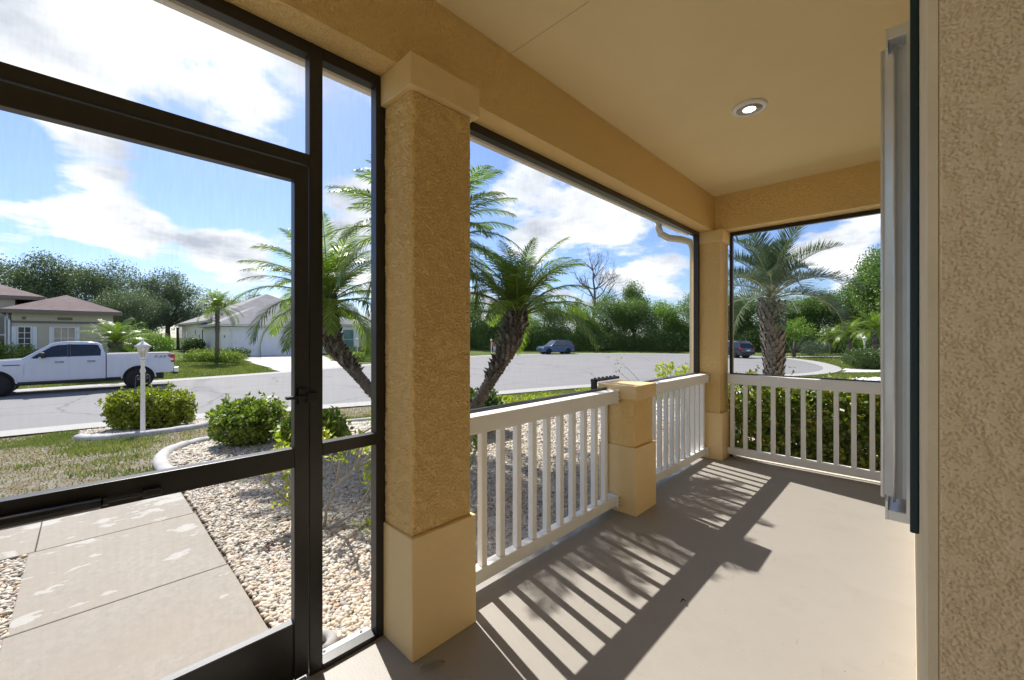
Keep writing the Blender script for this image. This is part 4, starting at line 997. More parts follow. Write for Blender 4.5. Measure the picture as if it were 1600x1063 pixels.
spindly(-3.28, 1.28, [
    [(0, 0, -.05), (-.06, .05, .15), (-.02, .12, .38), (-.12, .10, .58), (-.20, .06, .72)],
    [(0, 0, .0), (.10, .22, .12), (.30, .42, .18), (.52, .60, .24)],
    [(-.03, .08, .30), (.06, .24, .46), (.10, .40, .60), (.18, .52, .70)],
    [(-.12, .10, .58), (-.02, .22, .66), (.02, .36, .74), (.10, .44, .80)],
    [(0, 0, .02), (-.22, -.16, .18), (-.36, -.28, .36), (-.42, -.34, .50)],
    [(.06, .24, .46), (-.06, .40, .44), (-.14, .50, .40), (-.26, .55, .30)],
    [(-.36, -.28, .36), (-.44, -.20, .48), (-.52, -.12, .58)],
    [(.10, .22, .12), (.06, .34, .24), (.02, .42, .34)],
    [(-.22, -.16, .18), (-.26, -.15, .34), (-.30, -.16, .48)], [(-.10, -.08, .10), (-.20, -.14, .16), (-.29, -.17, .22)], [(0, .02, .0), (-.05, -.06, .02), (.10, .16, .03), (.32, .30, .04)],
    [(.06, .24, .46), (.16, .22, .58), (.24, .21, .68)], [(-.02, .12, .38), (.06, .10, .50), (.12, .08, .64)]], 'spindly plant with bare pale stems and a few lime leaves in the pebbles', nl=46)
spindly(-2.9, 2.35, [[(0, 0, 0), (.03, .02, .25), (.10, .08, .50), (.06, .16, .72)], [(0, 0, .1), (-.10, .08, .30), (-.16, .16, .52)], [(.03, .02, .25), (.16, -.04, .42), (.22, -.02, .60)]], 'small leafy plant close behind the near railing', 'shrub_green', .06, 34)
spindly(-3.75, 8.9, [[(0, 0, 0), (.05*math.cos(a), .05*math.sin(a), .4), (.32*math.cos(a), .32*math.sin(a), .78+.12*math.sin(a*3))] for a in np.arange(0, 6.2, .55)], 'twiggy lime tipped plant beyond the short pillar', 'croton_leaf', .085, 30, .010)
spindly(-4.25, 8.4, [[(0, 0, 0), (.1, -.1, .5), (-.15, -.32, .85), (-.25, -.42, .95)], [(0, 0, .2), (-.2, -.1, .55), (-.5, -.3, .85)]], 'thin straggling branch with few leaves left of the lime tipped plant', 'shrub_green', .06, 10, .008)
# lime ground cover at the lawn edge by the street
P = scatter([(-9.4, 7.6), (-7.2, 7.2), (-6.2, 9.5), (-6.5, 12.5), (-8.6, 13.5), (-9.3, 10)], 130, 33); P = P[fr(P, .9, 8) > .52]
Q = np.repeat(np.c_[P, terrain(P)+.07], 14, 0)+RNG.normal(0, .06, (len(P)*14, 3))*[1, 1, .5]
V, F = leaves(Q, .07, aspect=.6); o = link('ground_cover', npmesh('ground_cover', V, F, M['croton_leaf'])); tag(o, 'yellow green ground cover at the edge of the lawn by the street', kind='stuff')
spindly(-4.75, -1.0, [[(0, 0, 0), (.05, .12, .10), (.12, .22, .20)], [(0, 0, 0), (-.05, .1, .12), (-.02, .2, .26)]], 'bright lime leaf tips poking in left of the walkway', 'croton_leaf', .11, 12, .006)

# ------------------------------------------------------------------ lamp posts
def lamp_post(x, y, label, s=1.0, scroll=True, z=None):
    z = tz(x, y) if z is None else z
    o = empty('lamp_post', (x, y, z), label, 'lamp post', 'white garden lamp posts'); o.scale = (s, s, s)
    b = lambda mb, n, m, sm=False, par=o: mb.build(n, M[m], par, sm, world=False)
    b(MB().lathe([(.042, -.1), (.042, .06), (.038, .07), (.034, 1.22), (.044, 1.24), (.044, 1.28), (.030, 1.32), (.030, 1.44), (.045, 1.46), (.03, 1.49)], n=16), 'post', 'white_vinyl', True)
    lan = b(MB().lathe([(.045, 1.495), (.060, 1.51), (.060, 1.53), (.045, 1.535)], n=6), 'lantern', 'white_vinyl')
    b(MB().lathe([(.056, 1.536), (.098, 1.735)], n=6), 'pane', 'lamp_glass', par=lan)
    c = MB()
    for k in range(6):
        a = 6.2832*k/6; c.tube([(.057*math.cos(a), .057*math.sin(a), 1.534), (.100*math.cos(a), .100*math.sin(a), 1.738)], .006, 5)
    b(c, 'lantern_rib', 'white_vinyl', par=lan)
    b(MB().lathe([(.128, 1.738), (.130, 1.748), (.085, 1.785), (.045, 1.82), (.022, 1.845), (.012, 1.865), (.018, 1.88), (.010, 1.90), (0, 1.93)], n=12), 'cap', 'white_vinyl', True)
    b(MB().lathe([(.02, 1.54), (.024, 1.60), (.015, 1.65), (0, 1.66)], n=8), 'bulb_holder', 'decal_grey', True, lan)
    if scroll:
        for sg_ in (-1, 1):
            pts = []
            for i in range(26):
                t = i/25; a = 4.2*math.pi*(1-t)*.55; r_ = .012+.045*t
                pts.append((0, sg_*(.10+r_*math.cos(a)), 1.13+r_*math.sin(a)))
            pts += [(0, sg_*.16, 1.0), (0, sg_*.20, .80), (0, sg_*.235, .55)]
            q = MB().tube(pts, .0055, 5); w = b(q, 'wire_scroll', 'decal_grey', True); w.rotation_euler.z = R(44)
    return o
lamp_post(-10.9, .78, 'white lamp post with wire scrolls in front of the wide lime shrub')
lamp_post(-38.6, 18.3, 'white lamp post on the lawn before the teal arched window', 1.0, False)
lamp_post(-34.6, 32.3, 'white lamp post behind the leaning palm, beside the walker', 1.0, False)
lamp_post(-2.35, 37.3, 'white lamp post rising behind the round clipped shrub on the right', 1.15, False)

# ------------------------------------------------------------------ vehicles (local +x is the front)
def arch(cx, cz, r, a0, a1, n=10): return [(cx+r*math.cos(R(a0+(a1-a0)*i/n)), cz+r*math.sin(R(a0+(a1-a0)*i/n))) for i in range(n+1)]
def shell(profile, yfun, mat, name, root, bev=.03, nlay=2):
    """side profile extruded across the width, sides following yfun(x,z)"""
    bm = bmesh.new(); n = len(profile)
    A = [bm.verts.new((x, -yfun(x, z), z)) for x, z in profile]; B = [bm.verts.new((x, yfun(x, z), z)) for x, z in profile]
    fa = bm.faces.new(A); fb = bm.faces.new(B[::-1])
    for i in range(n): j = (i+1) % n; bm.faces.new((A[i], B[i], B[j], A[j]))
    bmesh.ops.recalc_face_normals(bm, faces=bm.faces)
    e = [x for x in bm.edges if x.calc_length() and len(x.link_faces) == 2 and (fa in x.link_faces or fb in x.link_faces)]
    bmesh.ops.bevel(bm, geom=e, offset=bev, segments=3, affect='EDGES', profile=.6)
    bmesh.ops.triangulate(bm, faces=[f for f in bm.faces if len(f.verts) > 4])
    me = bpy.data.meshes.new(name); bm.to_mesh(me); bm.free(); me.materials.append(M[mat])
    me.shade_smooth(); me.set_sharp_from_angle(angle=R(32)) if hasattr(me, 'set_sharp_from_angle') else None
    return link(name, me, root)
def side_plate(poly, yfun, out, th, mat, name, root, both=True):
    res = []
    for s in ((-1, 1) if both else (1,)):
        V = [(x, s*(yfun(x, z)+out), z) for x, z in poly]+[(x, s*(yfun(x, z)+out-th), z) for x, z in poly]; n = len(poly)
        F = [tuple(range(n)), tuple(range(2*n-1, n-1, -1))]+[(i, i+n, (i+1) % n+n, (i+1) % n) for i in range(n)]
        res.append(MB().add(V, F).build(name, M[mat], root, world=False))
    return res
def wheel(root, x, y, r, rim):
    w = bpy.data.objects.new('wheel', None); C.objects.link(w); w.parent = root; w.location = (x, y, r); w.empty_display_size = .1
    s = 1 if y > 0 else -1
    MB().lathe([(rim, -.12), (r*.97, -.12), (r, -.08), (r, .08), (r*.97, .12), (rim, .12)], n=32, ax='y').build('tyre', M['tyre'], w, True, world=False)
    rm = MB().lathe([(0, s*.07), (.06, s*.085), (.07, s*.06)], n=14, ax='y'); 
    rm.lathe([(rim, -.10), (rim*1.02, s*.115), (rim*.93, s*.12), (rim*.90, s*.06)], n=32, ax='y')
    for k in range(6):
        a = 6.2832*k/6
        c, d = math.cos(a), math.sin(a); tx, tz_ = -d, c
        V = []
        for rr, hw, yy in ((.05, .035, .085), (rim*.93, .045, .10)):
            for h in (-1, 1):
                V.append((c*rr+tx*hw*h, s*yy, d*rr+tz_*hw*h))
        V += [(v[0], v[1]-s*.04, v[2]) for v in V]
        rm.add(V, [(0, 1, 3, 2), (4, 6, 7, 5), (0, 2, 6, 4), (1, 5, 7, 3)])
    rm.build('rim', M['rim_metal'], w, False, world=False)
    MB().lathe([(rim*.93, s*.02), (0, s*.02)], n=24, ax='y').build('brake', M['dark_trim'], w, world=False)
def place(o, x, y, z, heading): o.location = (x, y, z); o.rotation_euler.z = heading
def pickup():
    o = empty('pickup_truck', (0, 0, 0), 'white four door pickup truck parked across the street in front of the beige house', 'pickup truck')
    ra, fa, wr = -1.80, 1.98, .405
    yb = lambda x, z: .995-.05*max(0, (z-1.0))/.4-.03*max(0, .75-z)/.3-(.10*max(0, x-2.2)/.7)
    yc = lambda x, z: .945-.20*max(0, min(1, (z-1.32)/.62))
    # bed box
    bedp = [(-2.90, .64), (-2.92, 1.40), (-.845, 1.425), (-.845, .52), (-1.28, .50)]+arch(ra, .42, .50, 0, 180)[::1][::1]
    bedp = [(-2.90, .62), (-2.93, 1.40), (-.845, 1.425), (-.845, .50), (ra+.50, .50)]+arch(ra, .44, .50, 8, 172)[0:]+[(ra-.50, .60)]
    shell(bedp, yb, 'truck_white', 'bed', o, .025)
    MB().box(-2.86, -.90, -.84, .84, 1.40, 1.432).build('bed_liner', M['dark_trim'], o, world=False)
    body = [(-.82, .48), (-.82, 1.34), (1.20, 1.33), (1.36, 1.30), (2.3, 1.24), (2.74, 1.16), (2.90, 1.02), (2.93, .70), (2.86, .50), (fa+.50, .47)]+arch(fa, .44, .50, 4, 176)+[(fa-.50, .48)]
    shell(body, yb, 'truck_white', 'body', o, .03)
    cab = [(-.82, 1.32), (-.80, 1.50), (-.70, 1.80), (-.58, 1.89), (-.30, 1.93), (.25, 1.945), (.52, 1.91), (.66, 1.86), (1.36, 1.31)]
    shell(cab, yc, 'truck_white', 'cab', o, .035)
    for a, nm in (([(.18, .56), (.18, 1.32), (1.16, 1.31), (1.26, 1.26), (1.30, .90), (1.28, .56)], 'door'), ([(-.74, .56), (-.74, 1.32), (.16, 1.32), (.16, .56)], 'door')):
        for k, d in enumerate(side_plate(a, yb, .010, .02, 'truck_white', nm, o)):
            sgn = -1 if k == 0 else 1; hx = (.32 if a[0][0] > 0 else -.52)
            MB().tube([(hx, sgn*(yb(0, 1.15)+.035), 1.17), (hx+.20, sgn*(yb(0, 1.15)+.035), 1.17)], .016, 6).build('handle', M['chrome'], d, True, world=False)
            MB().box(hx-.01, hx+.21, sgn*(yb(0, 1.15)+.011)-.002, sgn*(yb(0, 1.15)+.011)+.002, 1.14, 1.20).build('handle_cup', M['decal_grey'], d, world=False)
    side_plate([(.22, 1.37), (.22, 1.82), (.46, 1.81), (.62, 1.76), (1.02, 1.44), (1.12, 1.35), (1.0, 1.30), (.72, 1.36)], yc, .006, .02, 'car_glass', 'window', o)
    side_plate([(-.68, 1.38), (-.68, 1.60), (-.60, 1.80), (-.50, 1.82), (.14, 1.83), (.14, 1.37)], yc, .006, .02, 'car_glass', 'window', o)
    side_plate([(.145, 1.36), (.145, 1.835), (.215, 1.835), (.215, 1.36)], yc, .009, .02, 'dark_trim', 'window_pillar', o)
    side_plate([(-.845, .50), (-.845, 1.42), (-.822, 1.42), (-.822, .50)], yb, -.02, .02, 'dark_trim', 'bed_gap', o)
    # windscreen and rear glass
    MB().add([(.72, -.66, 1.84), (.72, .66, 1.84), (1.345, .80, 1.345), (1.345, -.80, 1.345)], [(0, 1, 2, 3)]).build('windscreen', M['car_glass'], o, world=False, fix=False)
    MB().add([(-.835, -.70, 1.44), (-.835, .70, 1.44), (-.75, .62, 1.80), (-.75, -.62, 1.80)], [(0, 1, 2, 3)]).build('rear_glass', M['car_glass'], o, world=False, fix=False)
    for s in (-1, 1):
        mb = MB().box(.78, .92, min(s*.98, s*1.20), max(s*.98, s*1.20), 1.34, 1.54, .03); mr = mb.build('mirror', M['dark_trim'], o, True, world=False)
        MB().box(.86, .925, min(s*1.02, s*1.205), max(s*1.02, s*1.205), 1.33, 1.38, .01).build('mirror_cap', M['chrome'], mr, world=False)
        tl = MB().prism([(-2.945, 1.02), (-2.95, 1.36), (-2.70, 1.36), (-2.74, 1.28), (-2.82, 1.22), (-2.82, 1.04)], s*.83, s*(yb(-2.8, 1.2)+.012)); t = tl.build('tail_light', M['red_lens'], o, world=False)
        MB().box(-2.90, -2.80, s*yb(-2.8, 1.15)-.0+(.0 if s > 0 else -.016), s*yb(-2.8, 1.15)+(.016 if s > 0 else 0), 1.12, 1.20).build('reverse_light', M['trim_white'], t, world=False)
        MB().prism([(2.52, 1.02), (2.55, 1.18), (2.78, 1.14), (2.92, 1.00), (2.90, .92)], s*.62, s*.955).build('headlight', M['chrome'], o, world=False)
        MB().box(1.38, 1.78, min(s*.985, s*.992), max(s*.985, s*.992), 1.085, 1.12).build('fender_badge', M['decal_grey'], o, world=False)
        for cx in (ra, fa):
            ar = arch(cx, .44, .50, 0, 180, 14); ri = arch(cx, .44, .545, 0, 180, 14)
            V = [(x, s*(yb(x, z)+.014), z) for x, z in ar+ri]; n = len(ar)
            MB().add(V, [(i, i+1, n+i+1, n+i) for i in range(n-1)]).build('arch_lip', M['truck_white'], o, world=False, fix=False)
            MB().lathe([(.49, s*.50), (.49, s*.72)], (cx, 0, .44), 24, 'y').build('wheel_well', M['dark_trim'], o, world=False)
            wheel(o, cx, s*.86, wr, .255)
        MB().box(-.84, 1.46, s*.93-.03, s*.93+.03, .40, .49, .01).build('sill', M['dark_trim'], o, world=False)
    MB().box(-2.6, 2.7, -.75, .75, .34, .56).build('chassis', M['dark_trim'], o, world=False)
    MB().box(-3.08, -2.93, -.96, .96, .60, .80, .02).build('rear_bumper', M['chrome'], o, world=False)
    MB().box(-3.06, -2.90, -.90, .90, .52, .61, .01).build('bumper_valance', M['dark_trim'], o, world=False)
    MB().box(2.86, 3.00, -.96, .96, .52, .74, .03).build('front_bumper', M['chrome'], o, world=False)
    MB().box(2.90, 2.95, -.66, .66, .76, 1.10, .01).build('grille', M['decal_grey'], o, world=False)
    # bed side lettering
    for s in (-1, 1):
        for txt, mat_, off in (('F', 'decal_red', 0), ('X4', 'decal_grey', .13)):
            cu = bpy.data.curves.new('t', 'FONT'); cu.body = txt; cu.size = .17; cu.extrude = .002; cu.shear = .3
            to = bpy.data.objects.new('t', cu); me = bpy.data.meshes.new_from_object(to); bpy.data.objects.remove(to)
            me.materials.clear(); me.materials.append(M[mat_]); q = link('lettering', me, o)
            q.rotation_euler = (R(90), 0, R(180) if s > 0 else 0); q.scale = (1.15, 1, 1)
            q.location = ((-2.27-off if s > 0 else -2.62+off), s*(yb(-2.4, 1.25)+.006), 1.22)
        q = MB().lathe([(.085, s*(yb(-1.4, 1.2)+.004)), (.075, s*(yb(-1.4, 1.2)+.008)), (0, s*(yb(-1.4, 1.2)+.008))], (-1.36, 0, 1.18), 20, 'y')
        if s > 0: q.build('fuel_door', M['truck_white'], o, world=False)
    return o
place(pickup(), -23.95, -.25, -.782, R(-91.5))
def suv(label, paint, L_, H_s, x, y, heading, kind):
    o = empty('parked_car', (0, 0, 0), label, 'car'); hl = L_/2; ra, fa = -hl*.60, hl*.62; k = H_s/1.68
    yb = lambda x, z: .90-.04*max(0, z-.8)-.12*max(0, abs(x)-hl*.72)/(hl*.28)*.6
    yc = lambda x, z: .885-.17*max(0, min(1, (z-.98*k)/.62))
    body = [(-hl*.99, .34), (-hl, .62), (-hl*.97, 1.0*k), (hl*.40, 1.0*k), (hl*.84, .93*k), (hl*.96, .80*k), (hl, .55), (hl*.97, .30), (fa+.37, .27)]+arch(fa, .33, .37, 6, 174)+[(fa-.37, .27), (ra+.37, .27)]+arch(ra, .33, .37, 6, 174)+[(ra-.37, .32)]
    shell(body, yb, paint, 'body', o, .05)
    cab = [(-hl*.96, .98*k), (-hl*.86, 1.42*k), (-hl*.76, 1.60*k), (-hl*.4, 1.67*k), (hl*.02, 1.66*k), (hl*.14, 1.60*k), (hl*.50, .985*k)]
    shell(cab, yc, paint, 'cabin', o, .05)
    z0, z1 = 1.04*k, 1.52*k
    side_plate([(-hl*.06, z0), (-hl*.06, z1), (hl*.10, z1-.01), (hl*.38, z0+.06), (hl*.40, z0)], yc, .024, .02, 'car_glass', 'window', o)
    side_plate([(-hl*.46, z0), (-hl*.44, z1), (-hl*.09, z1), (-hl*.09, z0)], yc, .024, .02, 'car_glass', 'window', o)
    side_plate([(-hl*.80, z0+.10), (-hl*.72, z1-.05), (-hl*.49, z1), (-hl*.50, z0)], yc, .024, .02, 'car_glass', 'window', o)
    for a in ([(-hl*.08, .36), (-hl*.08, .98*k), (hl*.38, .98*k), (hl*.40, .36)], [(-hl*.44, .36), (-hl*.47, .98*k), (-hl*.09, .98*k), (-hl*.09, .36)]):
        for q, d in enumerate(side_plate(a, yb, .007, .02, paint, 'door', o)):
            s = -1 if q == 0 else 1; MB().box(a[0][0]+.06, a[0][0]+.20, s*.905-.012, s*.905+.012, .84, .87).build('handle', M['chrome'], d, world=False)
    MB().add([(hl*.17, -.66, 1.58*k), (hl*.17, .66, 1.58*k), (hl*.495, .76, 1.0*k), (hl*.495, -.76, 1.0*k)], [(0, 1, 2, 3)]).build('windscreen', M['car_glass'], o, world=False, fix=False)
    MB().add([(-hl*.955-.012, -.66, 1.06*k), (-hl*.955-.012, .66, 1.06*k), (-hl*.86-.012, .58, 1.42*k), (-hl*.86-.012, -.58, 1.42*k)], [(0, 1, 2, 3)]).build('rear_glass', M['car_glass'], o, world=False, fix=False)
    MB().box(-hl-.03, -hl+.02, -.84, .84, .38, .60, .02).build('rear_bumper', M['dark_trim'], o, world=False)
    MB().box(-hl-.014, -hl+.02, -.22, .22, .70, .82).build('number_plate', M['trim_white'], o, world=False)
    MB().box(hl-.02, hl+.012, -.55, .55, .42, .62, .01).build('grille', M['dark_trim'], o, world=False)
    for s in (-1, 1):
        MB().box(-hl-.006, -hl*.88, min(s*.60, s*.875), max(s*.60, s*.875), .84*k, 1.00*k, .01).build('tail_light', M['red_lens'], o, world=False)
        MB().box(hl*.88, hl*.985, min(s*.55, s*.84), max(s*.55, s*.84), .66*k, .78*k, .01).build('headlight', M['chrome'], o, world=False)
        MB().box(hl*.34, hl*.42, min(s*.88, s*1.03), max(s*.88, s*1.03), .99*k, 1.10*k, .02).build('mirror', M[paint], o, world=False)
        for cx in (ra, fa):
            MB().lathe([(.36, s*.45), (.36, s*.64)], (cx, 0, .33), 20, 'y').build('wheel_well', M['dark_trim'], o, world=False); wheel(o, cx, s*.78, .335, .21)
    MB().box(-hl*.9, hl*.9, -.7, .7, .22, .36).build('underbody', M['dark_trim'], o, world=False)
    if kind == 'rails':
        for s in (-1, 1): MB().tube([(-hl*.7, s*.60, 1.70*k), (0, s*.60, 1.73*k), (hl*.02, s*.60, 1.69*k)], .018, 5).build('roof_rail', M['dark_trim'], o, world=False)
    place(o, x, y, -.78, heading); return o
suv('blue compact SUV parked along the far kerb before the dense trees', 'car_blue', 4.5, 1.68, -31.6, 40.3, math.atan2(-4.4, -1.7), 'rails')
suv('dark navy SUV parked near the corner column, its red tail lights showing', 'car_dark', 4.5, 1.72, -13.5, 46.2, R(152), 'rails')

# ------------------------------------------------------------------ person walking by the far kerb
def person(x, y, rz):
    z = tz(x, y); o = empty('person', (x, y, z), 'person in a red top and pale blue shorts stooping beside the far white lamp post', 'person', rz=rz)
    J = {'pel': (0, 0, .90, .13), 'wst': (.06, 0, 1.05, .12), 'chs': (.20, 0, 1.26, .145), 'nck': (.30, 0, 1.42, .055), 'hd0': (.35, 0, 1.50, .085), 'hd1': (.40, 0, 1.62, .09),
         'ls': (.24, .17, 1.34, .05), 'le': (.28, .22, 1.06, .04), 'lw': (.44, .20, .90, .03), 'lh': (.50, .19, .86, .035),
         'rs': (.24, -.17, 1.34, .05), 're': (.16, -.23, 1.08, .04), 'rw': (.34, -.20, .92, .03), 'rh': (.40, -.19, .88, .035),
         'lhp': (0, .10, .86, .09), 'lk': (.10, .10, .48, .06), 'la': (-.02, .10, .09, .04), 'lt': (.14, .10, .04, .035),
         'rhp': (0, -.10, .86, .09), 'rk': (-.02, -.10, .48, .06), 'ra': (-.22, -.10, .10, .04), 'rt': (-.08, -.10, .04, .035)}
    E_ = [('pel', 'wst'), ('wst', 'chs'), ('chs', 'nck'), ('nck', 'hd0'), ('hd0', 'hd1'), ('chs', 'ls'), ('ls', 'le'), ('le', 'lw'), ('lw', 'lh'), ('chs', 'rs'), ('rs', 're'), ('re', 'rw'), ('rw', 'rh'),
          ('pel', 'lhp'), ('lhp', 'lk'), ('lk', 'la'), ('la', 'lt'), ('pel', 'rhp'), ('rhp', 'rk'), ('rk', 'ra'), ('ra', 'rt')]
    def skin(names, edges, mat, nm, grow=0):
        idx = {n: i for i, n in enumerate(names)}; me = bpy.data.meshes.new(nm)
        me.from_pydata([J[n][:3] for n in names], [(idx[a], idx[b]) for a, b in edges], []); me.materials.append(M[mat])
        q = link(nm, me, o); q.modifiers.new('s', 'SKIN'); m = q.modifiers.new('u', 'SUBSURF'); m.levels = m.render_levels = 2
        sv = me.skin_vertices[0].data
        for n, i in idx.items(): sv[i].radius = (J[n][3]+grow,)*2
        sv[idx['pel'] if 'pel' in idx else 0].use_root = True; return q
    skin(list(J), E_, 'skin', 'body')
    skin(['wst', 'chs', 'ls', 'rs'], [('wst', 'chs'), ('chs', 'ls'), ('chs', 'rs')], 'red_cloth', 'shirt', .02)
    J['lk2'] = (.07, .10, .60, .085); J['rk2'] = (-.01, -.10, .60, .085)
    skin(['pel', 'lhp', 'rhp', 'lk2', 'rk2'], [('pel', 'lhp'), ('pel', 'rhp'), ('lhp', 'lk2'), ('rhp', 'rk2')], 'blue_cloth', 'shorts', .025)
    MB().lathe([(0, 1.73), (.07, 1.71), (.105, 1.64), (.10, 1.57), (.085, 1.53)], (.385, 0, 0), 14).build('hair', M['hair'], o, True, world=False)
person(-32.7, 31.1, R(200))

# ------------------------------------------------------------------ houses across the street
def hip(mb, x0, x1, y0, y1, ze, slope, oh=.45, th=.18):
    x0 -= oh; x1 += oh; y0 -= oh; y1 += oh
    w = min(x1-x0, y1-y0)/2; h = w*slope
    if x1-x0 >= y1-y0: a, b = (x0+w, (y0+y1)/2), (x1-w, (y0+y1)/2)
    else: a, b = ((x0+x1)/2, y0+w), ((x0+x1)/2, y1-w)
    V = [(x0, y0, ze), (x1, y0, ze), (x1, y1, ze), (x0, y1, ze), (*a, ze+h), (*b, ze+h)]
    F = [(0, 1, 5, 4), (2, 3, 4, 5), (1, 2, 5), (3, 0, 4)] if x1-x0 >= y1-y0 else [(1, 2, 5, 4), (3, 0, 4, 5), (0, 1, 4), (2, 3, 5)]
    mb.add(V, F); mb.add([(v[0], v[1], v[2]-.02) for v in V[:4]], [(3, 2, 1, 0)]); return (x0, x1, y0, y1)
def eaves(root, b, ze, mat, th=.2):
    x0, x1, y0, y1 = b; mb = MB()
    mb.box(x1-.04, x1+.02, y0, y1, ze-th, ze-.01); mb.box(x0-.02, x0+.04, y0, y1, ze-th, ze-.01)
    mb.box(x0+.04, x1-.04, y0-.02, y0+.04, ze-th, ze-.01); mb.box(x0+.04, x1-.04, y1-.04, y1+.02, ze-th, ze-.01)
    mb.box(x0+.05, x1-.05, y0+.05, y1-.05, ze-th+.02, ze-th+.04); mb.build('eaves', M[mat], root)
def window(root, x, y0, y1, z0, z1, glass, nx_=2, nz_=3, shut=None, fr_='trim_white', arched=False):
    """window on a wall that faces +x"""
    f = MB(); t = .06
    f.box(x, x+.07, y0-t, y0, z0-t, z1+t); f.box(x, x+.07, y1, y1+t, z0-t, z1+t); f.box(x, x+.07, y0, y1, z1, z1+t); f.box(x, x+.09, y0, y1, z0-t, z0)
    w = f.build('window', M[fr_], root)
    MB().box(x-.03, x+.015, y0, y1, z0, z1).build('pane', M[glass], w)
    mt = MB()
    for i in range(1, nx_): a = y0+(y1-y0)*i/nx_; mt.box(x+.016, x+.04, a-.018, a+.018, z0, z1)
    for i in range(1, nz_): a = z0+(z1-z0)*i/nz_; mt.box(x+.0165, x+.039, y0, y1, a-.018, a+.018)
    if mt.V: mt.build('glazing_bar', M[fr_], w)
    if shut:
        for a, b in ((y0-t-shut, y0-t-.01), (y1+t+.01, y1+t+shut)):
            MB().box(x, x+.05, a, b, z0-.05, z1+.05, .008).build('shutter', M['trim_white'], w)
h1 = empty('house', (-42, -4, -.43), 'beige house with mauve shingled hip roofs behind the white pickup', 'house')
MB().box(-52, -40.0, -3.21, 1.32, -.6, 2.86).build('wall', M['house_beige'], h1)
MB().box(-56, -41.95, -20, -3.22, -.6, 3.80).build('wall', M['house_beige'], h1)
MB().box(-40.0, -39.96, -3.24, 1.35, 2.20, 2.34).build('band', M['trim_brown'], h1)
mb = MB(); b1 = hip(mb, -52, -40.0, -3.21, 1.32, 3.04, .44); mb.build('roof', M['roof_mauve'], h1); eaves(h1, b1, 3.04, 'trim_brown', .24)
mb = MB(); b1 = hip(mb, -58, -42.1, -20, -2.35, 4.0, .40); mb.build('roof', M['roof_mauve'], h1); eaves(h1, b1, 4.0, 'trim_brown', .24)
for a, b in ((-2.80, -2.62), (-1.30, -.62)): MB().box(-40.0, -39.985, a, b, 2.42, 2.60).build('vent_panel', M['trim_brown'], h1)
window(h1, -40.0, -2.93, -2.44, .55, 1.93, 'window_glass', 2, 4, .22); window(h1, -40.0, -1.43, -.52, .55, 1.93, 'blind_tan', 3, 2, .16)
MB().box(-41.9, -40.7, -9, -3.45, -.5, 2.60).build('screen_enclosure', M['window_glass'], h1)
for y in (-3.50, -5.5, -7.5): MB().box(-40.69, -40.62, y-.04, y+.04, -.5, 2.62).build('enclosure_post', M['trim_white'], h1)
MB().box(-40.69, -40.63, -9, -3.47, 1.42, 1.50).build('enclosure_rail', M['trim_white'], h1)
MB().tube([(-40.6, -3.42, 2.85), (-40.45, -3.38, 2.55), (-39.93, -3.30, 2.35), (-39.93, -3.30, -.4)], .06, 6).build('downspout', M['trim_white'], h1)
h2 = empty('house', (-50, 12, -.43), 'white house with grey shingled hip roof and double garage', 'house')
MB().box(-52, -44.0, 8.32, 15.40, -.6, 2.22).build('wall', M['house_white'], h2)
MB().box(-66, -48.5, 8.42, 21.5, -.6, 2.70).build('wall', M['house_white'], h2)
MB().box(-50, -45.6, 17.3, 21.8, -.6, 2.52).build('wall', M['house_white'], h2)
mb = MB(); b1 = hip(mb, -52, -44.0, 8.32, 15.40, 2.46, .47); mb.build('roof', M['roof_grey'], h2); eaves(h2, b1, 2.46, 'fascia')
mb = MB(); b1 = hip(mb, -66, -48.5, 8.42, 21.5, 2.90, .50); mb.build('roof', M['roof_grey'], h2); eaves(h2, b1, 2.90, 'fascia')
mb = MB(); b1 = hip(mb, -52, -45.6, 17.3, 21.8, 2.74, .47); mb.build('roof', M['roof_grey'], h2); eaves(h2, b1, 2.74, 'fascia')
gd = MB().box(-44.03, -43.965, 9.10, 14.20, -.44, 1.83).build('garage_door', M['trim_white'], h2)
for i in range(4):
    for j in range(4): MB().box(-43.966, -43.94, 9.16+j*1.26, 9.16+j*1.26+1.16, -.40+i*.56, -.40+i*.56+.50, .008).build('panel', M['trim_white'], gd)
MB().box(-44.0, -43.90, 9.02, 14.28, 1.83, 1.98).build('lintel', M['trim_white'], h2)
MB().box(-44.0, -43.95, 8.55, 8.62, 1.25, 1.45).build('lamp_bracket', M['decal_grey'], h2)
window(h2, -45.6, 19.95, 21.15, -.05, 2.1, 'teal_glass', 1, 2, None)
for x in (-52.5, -56.5, -62.0, -64.0):   # narrow windows in the side wall
    q = MB().box(x-.25, x+.25, 8.36, 8.419, .3, 2.1).build('window', M['trim_white'], h2); MB().box(x-.18, x+.18, 8.34, 8.359, .36, 2.04).build('pane', M['window_glass'], q)
MB().box(-74, -66.1, 8.8, 16, -.5, 2.6).build('screen_enclosure', M['window_glass'], h2)
h3 = empty('house', (-56, 32, -.43), 'pale house with a low grey roof right of the arched window house', 'house')
MB().box(-64, -53.0, 26.0, 39.0, -.6, 2.4).build('wall', M['house_beige'], h3)
mb = MB(); b1 = hip(mb, -64, -53.0, 26.0, 39.0, 2.6, .46); mb.build('roof', M['roof_grey'], h3); eaves(h3, b1, 2.6, 'fascia')
window(h3, -53.0, 28.0, 29.4, .2, 1.8, 'window_glass', 2, 2, .3); window(h3, -53.0, 33.2, 34.6, .2, 1.8, 'teal_glass', 2, 2, .3); window(h3, -53.0, 36.6, 38.0, .2, 1.8, 'teal_glass', 2, 2, .3)

